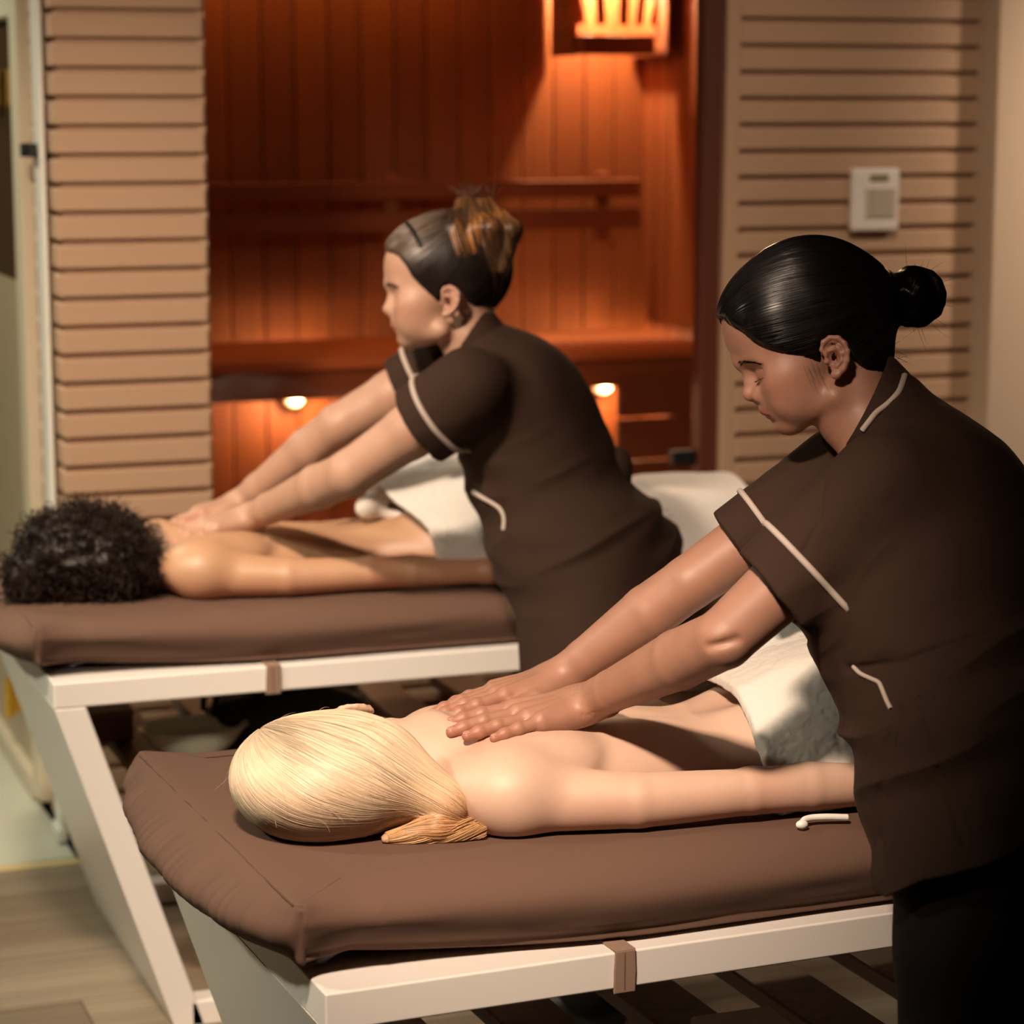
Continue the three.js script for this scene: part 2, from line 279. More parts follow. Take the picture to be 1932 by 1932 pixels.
// ---------------------------------------------------------------- the sauna behind the opening
const SX0 = 0.98, SX1 = 2.93, SZ = -6.80;
{
  const back = struct('wall_sauna_back', box(SX1 - SX0 + 0.2, 2.3, 0.1, (SX0 + SX1) / 2, 1.15, SZ - 0.07), saunaWoods[1]);
  const bw = 0.098, gb = rbox(bw - 0.0025, 2.28, 0.02, 0.004, 0, 0, 0, 1), r = rng(8);
  { const u = gb.attributes.uv; for (let i = 0; i < u.count; i++) { const a = u.getX(i); u.setXY(i, u.getY(i) * 3, a * 0.9); } }
  for (let i = 0; i < 20; i++) { const b = mesh('board', gb, saunaWoods[Math.floor(r() * 3)], back); b.position.set(SX0 + bw * (i + 0.5), 1.15, SZ - 0.012); }
  const right = struct('wall_sauna_right', box(0.1, 2.3, 1.45, SX1 + 0.07, 1.15, -6.12), saunaWoods[0]);
  for (let i = 0; i < 14; i++) { const b = mesh('board', gb, saunaWoods[Math.floor(r() * 3)], right); b.rotation.y = -Math.PI / 2; b.position.set(SX1 + 0.012, 1.15, SZ + bw * (i + 0.5)); }
  struct('wall_sauna_left', box(0.1, 2.3, 1.0, SX0 + 0.30, 1.15, -6.33), saunaWoods[0]);
  struct('ceiling_sauna', box(2.3, 0.1, 1.75, 1.96, 2.31, -6.05), saunaWoods[1]);
  struct('floor_sauna', box(2.0, 0.06, 1.65, 1.95, 0.03, -6.03), saunaWoods[1]);
  const base = struct('wall_sauna_base', box(1.24, 0.46, 0.12, 1.835, 0.23, -5.272), slatBack);
  { const g = rbox(1.205, STEP - 0.0125, 0.018, 0.005, 0, 0, 0, 3); for (let k = 22; k < 30; k++) { const y = GROOVE - (k + 0.5) * STEP; if (y < 0.03) continue; const m = mesh('slat', g, slatPaint, base); m.position.set(1.835, y, -5.205); } }
  struct('wall_header', box(1.25, 0.46, 0.3, 1.835, 2.37, -5.36), slatPaint);
  const j = structGroup('trim_2');
  mesh('jamb', rbox(0.045, 2.14, 0.05, 0.004, 2.426, 1.07, -5.245), std(rgb(0.10, 0.022, 0.008), 0.6), j);
  mesh('head', rbox(1.17, 0.06, 0.06, 0.004, 1.815, 2.11, -5.25), saunaWoods[0], j);
  const w = structGroup('window_1');
  mesh('pane', box(1.165, 1.60, 0.008, 1.815, 1.27, -5.25), new THREE.MeshPhysicalMaterial({ color: rgb(1, 0.97, 0.94), roughness: 0.0, transmission: 1, thickness: 0, ior: 1.3 }), w);
  mesh('glass_clamp', rbox(0.06, 0.035, 0.03, 0.004, 2.372, 0.80, -5.25), blackPlastic, w);
}
function bench(name, label, x0, x1, z0, z1, top, n) {
  const t = thing(name, label, 'bench', [(x0 + x1) / 2, 0, (z0 + z1) / 2]);
  const w = (z1 - z0) / n;
  for (let i = 0; i < n; i++) mesh('seat_slat', rbox(x1 - x0, 0.028, w - 0.012, 0.005, 0, top - 0.014, -(z1 - z0) / 2 + w * (i + 0.5)), saunaFace, t);
  mesh('fascia', rbox(x1 - x0, 0.075, 0.024, 0.004, 0, top - 0.067, (z1 - z0) / 2 - 0.03), saunaWoods[1], t);
  for (const s of [-0.7, 0, 0.7]) mesh('bearer', rbox(0.045, 0.07, z1 - z0 - 0.08, 0.004, s, top - 0.064, -0.02), saunaWoods[2], t);
  for (const s of [-0.7, 0.7]) mesh('leg', rbox(0.05, top - 0.16, 0.05, 0.004, s, (top - 0.16) / 2 + 0.061, (z1 - z0) / 2 - 0.09), saunaWoods[2], t);
  return t;
}
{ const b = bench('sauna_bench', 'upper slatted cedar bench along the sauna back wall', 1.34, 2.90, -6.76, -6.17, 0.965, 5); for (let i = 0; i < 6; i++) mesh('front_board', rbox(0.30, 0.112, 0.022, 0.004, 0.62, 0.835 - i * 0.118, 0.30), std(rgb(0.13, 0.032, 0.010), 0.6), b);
  for (const [y, h] of [[1.385, 0.05], [1.298, 0.06]]) mesh('backrest_board', rbox(1.56, h, 0.022, 0.004, -0.02, y, -0.240), saunaWoods[1], b);
  for (const q of [-0.7, 0, 0.65]) mesh('backrest_batten', rbox(0.04, 0.2, 0.02, 0.003, q, 1.33, -0.261), saunaWoods[2], b); }
bench('sauna_bench', 'lower slatted cedar bench in front of the upper sauna bench', 1.34, 2.90, -6.12, -5.70, 0.50, 4);
{ // slatted corner lamp
  const t = thing('sauna_lamp', 'slatted wooden corner lamp glowing in the sauna', 'lamp', [2.762, 2.0, SZ + 0.16]);
  const glow = new THREE.MeshStandardMaterial({ color: rgb(0.9, 0.6, 0.3), emissive: rgb(1, 0.5, 0.18), emissiveIntensity: 2 });
  for (let i = 0; i < 5; i++) { const x = -0.15 + i * 0.075, m = mesh('slat', rbox(i % 4 ? 0.026 : 0.034, 0.36, 0.014, 0.003), i === 0 || i === 4 ? saunaFace : saunaWoods[2], t); m.position.set(x * 0.95, 0.03, 0.05 + 0.05 * (1 - Math.abs(i - 2) / 2)); m.rotation.z = (i - 2) * -0.075; m.rotation.x = 0.08; }
  mesh('bottom_board', rbox(0.225, 0.055, 0.06, 0.004, -0.01, -0.205, 0.055), saunaWoods[1], t);
  mesh('side_panel', rbox(0.014, 0.45, 0.185, 0.003, -0.125, -0.01, -0.055), saunaWoods[1], t);
  mesh('side_panel', rbox(0.014, 0.45, 0.27, 0.003, 0.128, -0.01, -0.015), saunaWoods[1], t);
  mesh('top_board', rbox(0.36, 0.03, 0.16, 0.004, 0, 0.235, 0.0), saunaWoods[1], t);
  mesh('bulb', new THREE.SphereGeometry(0.026, 16, 12).translate(0.0, 0.095, -0.05), glow, t);
  const l = new THREE.PointLight(rgb(1, 0.72, 0.42), 4.6); l.castShadow = true; l.shadow.radius = 1.5; l.position.set(0.0, 0.05, -0.05); t.add(l);
}
for (const [x, y, label, p] of [[1.835, 0.80, 'small glowing under-bench lamp at the left of the sauna', 0.65], [2.79, 0.80, 'small glowing under-bench lamp at the right of the sauna', 0.65]]) {
  const t = thing('wall_lamp', label, 'lamp', [x, y, SZ + 0.0]);
  mesh('base', new THREE.CylinderGeometry(0.035, 0.035, 0.02, 20).rotateX(Math.PI / 2).translate(0, 0, 0.008), saunaFace, t);
  mesh('bulb', new THREE.SphereGeometry(0.03, 16, 12).translate(0, 0, 0.04), new THREE.MeshStandardMaterial({ color: rgb(1, 0.8, 0.5), emissive: rgb(1, 0.55, 0.2), emissiveIntensity: 2.5 }), t);
  const l = new THREE.PointLight(rgb(1, 0.66, 0.35), p); l.castShadow = true; l.position.set(0, 0, 0.085); t.add(l);
}
{ // glow along the top of the sauna's back wall
  const t = thing('sauna_strip_light', 'warm light strip along the top of the sauna back wall', 'lamp', [1.8, 2.2, SZ + 0.10]);
  mesh('channel', rbox(1.2, 0.03, 0.05, 0.004), saunaWoods[2], t);
  mesh('diffuser', box(1.16, 0.008, 0.03, 0, -0.018, 0), new THREE.MeshStandardMaterial({ color: 0xffffff, emissive: rgb(1, 0.45, 0.14), emissiveIntensity: 2 }), t);
  const l = new THREE.RectAreaLight(rgb(1, 0.48, 0.15), 34, 1.16, 0.03); l.position.set(0, -0.025, 0); l.rotation.x = -Math.PI / 2; t.add(l);
}
// ---------------------------------------------------------------- the room's own lamps
for (const d of DOWNLIGHTS) {
  const t = thing('ceiling_light', d.label, 'lamp', [d.at[0], CEILING, d.at[1]]);
  mesh('trim_ring', new THREE.TorusGeometry(0.075, 0.01, 10, 32).rotateX(Math.PI / 2).translate(0, -0.004, 0), whitePlastic, t);
  mesh('diffuser', new THREE.CylinderGeometry(0.07, 0.07, 0.006, 32).translate(0, -0.003, 0), new THREE.MeshStandardMaterial({ color: 0xffffff, emissive: d.color, emissiveIntensity: 3 }), t);
  const l = new THREE.SpotLight(d.color, d.power, 0, d.cone, 0.8, 2); l.position.set(0, -0.02, 0); l.castShadow = true; l.shadow.radius = 6; t.add(l);
  const g = new THREE.Object3D(); g.name = 'aim'; g.position.set(d.aim[0] - d.at[0], d.aim[1] - CEILING, d.aim[2] - d.at[1]); t.add(g); l.target = g;
}
// ---------------------------------------------------------------- massage tables
const lacquer = new THREE.MeshPhysicalMaterial({ color: rgb(0.80, 0.755, 0.70), roughness: 0.38, clearcoat: 0.2, clearcoatRoughness: 0.2 });
const cover = new THREE.MeshPhysicalMaterial({ color: rgb(0.130, 0.074, 0.052), roughness: 0.85, specularIntensity: 0.4, sheen: 0.06, sheenRoughness: 0.5, sheenColor: rgb(0.5, 0.32, 0.22) });
const strapCloth = std(rgb(0.26, 0.17, 0.12), 0.9);
const TOP = 0.645, RAIL = 0.045, TW = 0.745, TL = 1.92;
function extruded(pts, depth, bevel = 0.003) {       // outline in x-y, thickness along -z
  const s = new THREE.Shape(pts.map((p) => new THREE.Vector2(...p)));
  return new THREE.ExtrudeGeometry(s, { depth: depth - 2 * bevel, bevelEnabled: true, bevelSize: bevel, bevelThickness: bevel, bevelOffset: -bevel, bevelSegments: 2, steps: 1 }).translate(0, 0, -depth + bevel);
}
function makeTable(label) {                          // its origin on the floor below the front left corner
  const t = thing('massage_table', label, 'massage table', [0, 0, 0]);
  mesh('top_frame', rbox(TL, RAIL, TW, 0.003, TL / 2, TOP - RAIL / 2, -TW / 2), lacquer, t);
  const lean = 0.197, th = 0.055;
  mesh('end_panel', extruded([[0, TOP - RAIL], [th, TOP - RAIL], [lean + th, 0.0], [lean, 0.0]], TW), lacquer, t);
  mesh('end_panel', extruded([[TL, TOP - RAIL], [TL - th, TOP - RAIL], [TL - lean - th, 0.0], [TL - lean, 0.0]].reverse(), TW), lacquer, t);
  for (const z of [-0.0275, -TW + 0.0275]) mesh('floor_runner', rbox(TL - 2 * lean - 0.06, RAIL, 0.055, 0.003, TL / 2, RAIL / 2, z), lacquer, t);
  const n = 9, x0 = 0.22, x1 = TL - 0.22, y = 0.42;
  for (let i = 0; i < n; i++) mesh('shelf_slat', rbox(0.094, 0.026, TW - 0.06, 0.004, lerp(x0, x1, i / (n - 1)), y, -TW / 2), shelfWood, t);
  for (const z of [-0.12, -TW + 0.12]) mesh('shelf_bearer', rbox(TL - 0.32, 0.04, 0.05, 0.004, TL / 2, y - 0.034, z), shelfWood, t);
  return t;
}
const table1 = makeTable('white trapezoid massage table with brown mattress in the foreground');
table1.position.set(0.706, 0, -2.506); table1.rotation.y = 2.3 * Math.PI / 180;
const table2 = makeTable('white trapezoid massage table behind, nearest the sauna');
table2.position.set(0.681, 0, -4.10);
table1.updateMatrixWorld(true); table2.updateMatrixWorld(true);
// mattress in a fitted cover: fuller at its upper edge and drawn in below, bulging over the head end, its corners lifting off the frame
function mattressGeometry() {
  const L = TL + 0.005, W = TW - 0.015, Hh = 0.098, pos = [], uv = [], idx = [], rc = 0.014, x0 = 0, x1 = L, z0 = -W, z1 = 0, poly = [];
  const seg = (n, f) => { for (let i = 0; i < n; i++) poly.push(f(i / n)); };
  const corner = (cx, cz, a0, a1) => seg(8, (t) => { const a = lerp(a0, a1, t); return [cx + rc * Math.cos(a), cz + rc * Math.sin(a), Math.cos(a), Math.sin(a)]; });
  const Q = Math.PI / 2;
  seg(240, (t) => [lerp(x0 + rc, x1 - rc, t), z1, 0, 1]); corner(x1 - rc, z1 - rc, Q, 0);
  seg(60, (t) => [x1, lerp(z1 - rc, z0 + rc, t), 1, 0]); corner(x1 - rc, z0 + rc, 0, -Q);
  seg(120, (t) => [lerp(x1 - rc, x0 + rc, t), z0, 0, -1]); corner(x0 + rc, z0 + rc, -Q, -2 * Q);
  seg(200, (t) => [x0, lerp(z0 + rc, z1 - rc, t), -1, 0]); corner(x0 + rc, z1 - rc, 2 * Q, Q);
  const spline = (pts) => new THREE.CatmullRomCurve3(pts.map(([o, y]) => V(o, y, 0))).getSpacedPoints(30), P = 30;
  const sideRing = spline([[-0.08, Hh], [-0.052, Hh - 0.0015], [-0.032, Hh - 0.006], [-0.016, Hh - 0.014], [-0.005, Hh - 0.025], [-0.001, Hh - 0.036], [-0.004, Hh - 0.048], [-0.013, Hh - 0.061], [-0.025, Hh - 0.073], [-0.034, Hh - 0.083], [-0.042, Hh - 0.091], [-0.07, 0.001]]);
  const endRing = spline([[-0.08, Hh], [-0.04, Hh + 0.0005], [-0.015, Hh], [-0.004, Hh - 0.002], [0.0, Hh - 0.0055], [0.002, Hh - 0.012], [0.006, Hh - 0.026], [0.009, Hh - 0.042], [0.007, Hh - 0.060], [-0.001, Hh - 0.078], [-0.014, Hh - 0.092], [-0.05, 0.001]]);
  const N = poly.length;
  for (let i = 0; i <= N; i++) {
    const [x, z, nx, nz] = poly[i % N], end = Math.abs(nx), t = clamp(-z / W, 0, 1), dc = Math.hypot(Math.min(x, L - x), Math.min(-z, W + z) * 1.4), c = Math.exp(-dc / 0.13);
    const bulge = (nx < 0 ? 0.058 : 0.02) * Math.sqrt(Math.max(0, Math.sin(Math.PI * t))) * end;
    const along = Math.abs(nx) > 0.999 ? Math.min(-z, W + z) : Math.abs(nz) > 0.999 ? Math.min(x, L - x) : rc, miter = clamp(along, rc, 0.08) / 0.08;
    for (let j = 0; j <= P; j++) {
      const e = end * end, a = sideRing[j], b = endRing[j];
      let y = lerp(a.y, b.y, e), o = lerp(a.x, b.x, e);
      const low = clamp(1 - y / Hh, 0, 1);
      o += bulge * Math.sin(Math.PI * clamp(low * 0.88 + 0.02, 0, 1)) - 0.022 * c * low;
      y = Hh - (Hh - y) * (1 - 0.26 * c);
      if (o < 0) o *= miter;
      if (nz > 0.5) o += 0.042 * low ** 1.6 * sstep(0.08, 0.45, x);
      if (nx < -0.5) { const g = sstep(0.10, 0.22, low) * (1 - sstep(0.55, 0.95, low)); o += 0.0022 * g * noise(z * 120, y * 8, 3) + 0.004 * (1 - sstep(0.75, 1, low)) * sstep(0.06, 0.2, low) * noise(z * 26, y * 14, 7); o -= 0.002 * Math.exp(-(((low - 0.06) / 0.02) ** 2)); }
      else if (nz > 0.5) o += 0.0035 * noise(x * 3, y * 26, 1) * sstep(0.2, 0.5, low) + 0.0012 * noise(x * 9, y * 80, 2) * sstep(0.1, 0.4, low) - 0.006 * Math.exp(-(((low - 0.84) / 0.05) ** 2)) + 0.0030 * Math.exp(-(((x - 0.105 + 0.25 * (low - 0.35) ** 2) / 0.0035) ** 2)) * sstep(0.05, 0.15, low) * (1 - sstep(0.4, 0.55, low));
      pos.push(x + nx * o, y + 0.002 * noise(x * 5, z * 5, 1) * (j < 4 ? 1 - j / 4 : 0), z + nz * o); uv.push(i / N * 40, j / P);
    }
  }
  for (let i = 0; i < N; i++) for (let j = 0; j < P; j++) { const a = i * (P + 1) + j, b = a + P + 1; idx.push(a, b, a + 1, b, b + 1, a + 1); }
  const gx = 90, gz = 34, b0 = pos.length / 3;
  for (let i = 0; i <= gx; i++) for (let j = 0; j <= gz; j++) { const x = lerp(x0 + 0.076, x1 - 0.076, i / gx), z = lerp(z0 + 0.076, z1 - 0.076, j / gz); pos.push(x, Hh - 0.0008 + 0.002 * noise(x * 5, z * 5, 1) - 0.0010 * Math.abs(noise(x * 16, z * 30, 9)), z); uv.push(x * 8, z * 8); }
  for (let i = 0; i < gx; i++) for (let j = 0; j < gz; j++) { const a = b0 + i * (gz + 1) + j, b = a + gz + 1; idx.push(a, a + 1, b, b, a + 1, b + 1); }
  const g = new THREE.BufferGeometry(); g.setAttribute('position', new THREE.Float32BufferAttribute(pos, 3)); g.setAttribute('uv', new THREE.Float32BufferAttribute(uv, 2)); g.setIndex(idx); g.computeVertexNormals(); return g;
}
const mattressShape = mattressGeometry();
function weave() { const n = 128, d = new Uint8Array(n * n * 4), r = rng(77); for (let i = 0; i < n * n; i++) { const x = i % n, y = Math.floor(i / n), v = 110 + 40 * Math.sin(x * 0.785) * Math.sin(y * 0.785) + r() * 60; d[i * 4] = d[i * 4 + 1] = d[i * 4 + 2] = v; d[i * 4 + 3] = 255; } const t = new THREE.DataTexture(d, n, n); t.wrapS = t.wrapT = THREE.RepeatWrapping; t.magFilter = THREE.LinearFilter; t.repeat.set(3, 3); t.needsUpdate = true; return t; }
cover.bumpMap = weave(); cover.bumpScale = 0.0004;
function makeMattress(table, label) {
  const t = thing('mattress', label, 'mattress'); t.position.copy(table.position); t.rotation.copy(table.rotation); t.position.y = TOP + 0.001;
  const o = V(-0.026, 0, -0.018).applyEuler(table.rotation); t.position.x += o.x; t.position.z += o.z;
  mesh('cover', mattressShape, cover, t);
  const seam = []; for (let i = 0; i <= 60; i++) { const z = lerp(-TW + 0.04, -0.012, i / 60); seam.push(V(-0.0012 + 0.0006 * noise(z * 50, 3, 1), 0.0955 + 0.0008 * noise(z * 40, 1, 1), z)); }
  mesh('seam', tube(seam, 0.0011, 6, 100), cover, t);
  return t;
}
makeMattress(table1, 'brown fitted mattress under the blond client on the near table');
makeMattress(table2, 'brown fitted mattress under the dark-haired client on the far table');
function makeStrap(table, x, label) {
  const t = thing('strap', label, 'strap'); t.position.copy(V(x, TOP - RAIL / 2, 0).applyEuler(table.rotation).add(V(table.position.x, 0, table.position.z))); t.rotation.copy(table.rotation);
  mesh('band', extruded([[-0.014, -RAIL / 2 - 0.004], [0.013, -RAIL / 2 - 0.004], [0.014, 0], [0.013, RAIL / 2 + 0.002], [-0.012, RAIL / 2 + 0.002], [-0.0135, 0]], 0.004, 0.001).translate(0, 0, 0.0045), strapCloth, t);
  mesh('stitching', rbox(0.0012, RAIL, 0.0012, 0.0004, -0.001, 0, 0.0048), std(rgb(0.12, 0.07, 0.05), 0.9), t);
  mesh('band_top', rbox(0.026, 0.003, 0.05, 0.001, 0.0005, RAIL / 2 + 0.002, -0.021), strapCloth, t);
  mesh('band_underside', rbox(0.026, 0.003, 0.05, 0.001, 0.0005, -RAIL / 2 - 0.0025, -0.021), strapCloth, t);
}
makeStrap(table1, 0.366, 'brown fabric strap wrapped round the rail of the near table');
makeStrap(table2, 0.386, 'brown fabric strap wrapped round the rail of the far table');
// ---------------------------------------------------------------- anatomy: heads, hands, skin
// A head in its own axes: x to the nose, y up, z to one side, the origin midway between the ear canals.
function headField(o = {}) {
  const F = new Field(), s = [1, -1], jaw = o.jaw ?? 1;
  F.add(egg(V(-0.006, 0.062, 0), [0.098, 0.088, 0.073]));
  F.add(egg(V(0.050, 0.064, 0), [0.0515, 0.056, 0.060]), 0.03);
  F.add(egg(V(0.040, -0.002, 0), [0.049, 0.060, 0.057]), 0.03);
  F.add(egg(V(0.058, -0.028, 0), [0.0285, 0.026, 0.034]), 0.02);
  for (const z of s) {
    F.add(cone(V(0.008, -0.046, z * 0.047), V(0.058, -0.056, z * 0.013), 0.0155 * jaw, 0.0135 * jaw), 0.022);
    F.add(egg(V(0.052, -0.004, z * 0.042), [0.030, 0.021, 0.020]), 0.02);
    F.add(egg(V(0.050, -0.030, z * 0.036), [0.028, 0.024, 0.019]), 0.02);
  }
  F.add(ball(V(0.0655, -0.0545, 0), 0.0150), 0.014);
  F.add(cone(V(0.0905, 0.036, 0), V(0.074, 0.029, 0.038), 0.0085, 0.0072), 0.014); F.add(cone(V(0.0905, 0.036, 0), V(0.074, 0.029, -0.038), 0.0085, 0.0072), 0.014);
  for (const z of s) {
    F.cut(egg(V(0.097, 0.0125, z * 0.030), [0.019, 0.0120, 0.020]), 0.014);
    const L = new Field();
    L.add(egg(V(0.0720, 0.0105, z * 0.0290), [0.0125, 0.0105, 0.0155], V(0.94, 0, z * 0.34), V(0, 1, 0)));
    F.add(L, 0.009);
    F.cut(cone(V(0.0862, 0.0050, z * 0.0190), V(0.0765, 0.0060, z * 0.0420), 0.0009, 0.0007), 0.0020);        // lowered lids meet
    F.cut(cone(V(0.0872, 0.0175, z * 0.0200), V(0.0790, 0.0160, z * 0.0430), 0.0007, 0.0006), 0.0030);
  }
  const N = new Field();                                       // nose
  N.add(cone(V(0.0860, 0.0230, 0), V(0.0935, 0.0065, 0), 0.0062, 0.0062));
  N.add(cone(V(0.0935, 0.0065, 0), V(0.0975, -0.0058, 0), 0.0062, 0.0082), 0.004);
  N.add(cone(V(0.0965, -0.0085, 0), V(0.0860, -0.0200, 0), 0.0082, 0.0045), 0.006);
  for (const z of s) { N.add(egg(V(0.0868, -0.0125, z * 0.0115), [0.0115, 0.0092, 0.0074]), 0.005); N.cut(egg(V(0.0905, -0.0205, z * 0.0066), [0.0050, 0.0035, 0.0032]), 0.002); }
  F.add(N, 0.009);
  const M = new Field();                                       // lips
  for (const z of s) {
    M.add(cone(V(0.0882, -0.0330, z * 0.004), V(0.0765, -0.0420, z * 0.0215), 0.0046, 0.0024), 0.002);
    M.add(cone(V(0.0828, -0.0428, 0), V(0.0765, -0.0438, z * 0.0195), 0.0052, 0.0028), 0.002);
  }
  F.add(M, 0.006);
  F.add(egg(V(0.0800, -0.0268, 0), [0.0105, 0.0060, 0.016]), 0.008);
  for (const z of s) F.cut(cone(V(0.0905, -0.0388, 0), V(0.0785, -0.0437, z * 0.0215), 0.0008, 0.0004), 0.0020);
  F.cut(cone(V(0.0880, -0.0505, 0.008), V(0.0880, -0.0505, -0.008), 0.0040, 0.0040), 0.008);
  for (const z of s) {                                         // ears
    const E = new Field(), p = (x, y, w = 0) => V(x, y, z * (0.0700 + w + (0.004 - x) * 0.32));
    E.add(egg(p(-0.0075, 0.0, -0.001), [0.0150, 0.0240, 0.0038], V(1, 0, z * -0.35), V(0.12, 1, 0)));
    const hx = [[0.0035, 0.0030], [0.0062, 0.0125], [0.0020, 0.0205], [-0.0070, 0.0232], [-0.0160, 0.0195], [-0.0208, 0.0105], [-0.0210, 0.0], [-0.0170, -0.0105], [-0.0095, -0.0185], [-0.0015, -0.0225]];
    for (let i = 0; i + 1 < hx.length; i++) E.add(cone(p(...hx[i], 0.0025), p(...hx[i + 1], 0.0025), 0.0030, i > 6 ? 0.0038 : 0.0030), 0.0025);
    const ah = [[-0.0065, 0.0140], [-0.0120, 0.0080], [-0.0135, 0.0], [-0.0105, -0.0080], [-0.0045, -0.0110]];
    for (let i = 0; i + 1 < ah.length; i++) E.add(cone(p(...ah[i], 0.0025), p(...ah[i + 1], 0.0025), 0.0026, 0.0026), 0.003);
    E.cut(egg(p(-0.0030, -0.0010, 0.004), [0.0068, 0.0085, 0.0075]), 0.003);
    E.cut(egg(p(-0.0030, 0.0125, 0.0035), [0.0085, 0.0040, 0.0040]), 0.002);
    E.add(ball(p(0.0055, -0.0030, 0.001), 0.0036), 0.003);
    E.add(ball(p(-0.0035, -0.0130, 0.002), 0.0028), 0.003);
    E.add(egg(p(0.0010, -0.0215, 0.0015), [0.0062, 0.0062, 0.0042]), 0.004);
    F.add(E, 0.004);
  }
  return F;
}
const SKIN = { base: [0.50, 0.265, 0.165], red: [0.46, 0.16, 0.10], lip: [0.44, 0.13, 0.11] };
const mix3 = (a, b, t) => [a[0] + (b[0] - a[0]) * t, a[1] + (b[1] - a[1]) * t, a[2] + (b[2] - a[2]) * t];
function headPaint(x, y, z, tone) {                            // complexion in the head's own axes
  let c = tone.base;
  const az = Math.abs(z);
  c = mix3(c, tone.red, 0.45 * Math.exp(-(((x - 0.06) / 0.025) ** 2 + ((y + 0.012) / 0.02) ** 2 + ((az - 0.045) / 0.03) ** 2)));
  c = mix3(c, tone.red, 0.35 * Math.exp(-(((x + 0.008) / 0.02) ** 2 + (y / 0.03) ** 2 + ((az - 0.076) / 0.012) ** 2)));
  const lip = Math.exp(-((((y + 0.038 + (0.085 - x) * 0.35) / 0.0062) ** 4) + ((az / 0.0215) ** 6))) * sstep(0.070, 0.078, x);
  c = mix3(c, tone.lip, 0.85 * lip);
  const lid = Math.exp(-((((y - 0.009) / 0.009) ** 2) + (((az - 0.030) / 0.016) ** 2))) * sstep(0.07, 0.08, x);
  c = mix3(c, mix3(tone.base, tone.red, 0.6).map((v) => v * 0.85), 0.5 * lid);
  const m = 1 + 0.05 * noise(x * 60, y * 60, z * 60) + 0.03 * noise(x * 200, y * 200, z * 200);
  return [c[0] * m, c[1] * m, c[2] * m];
}
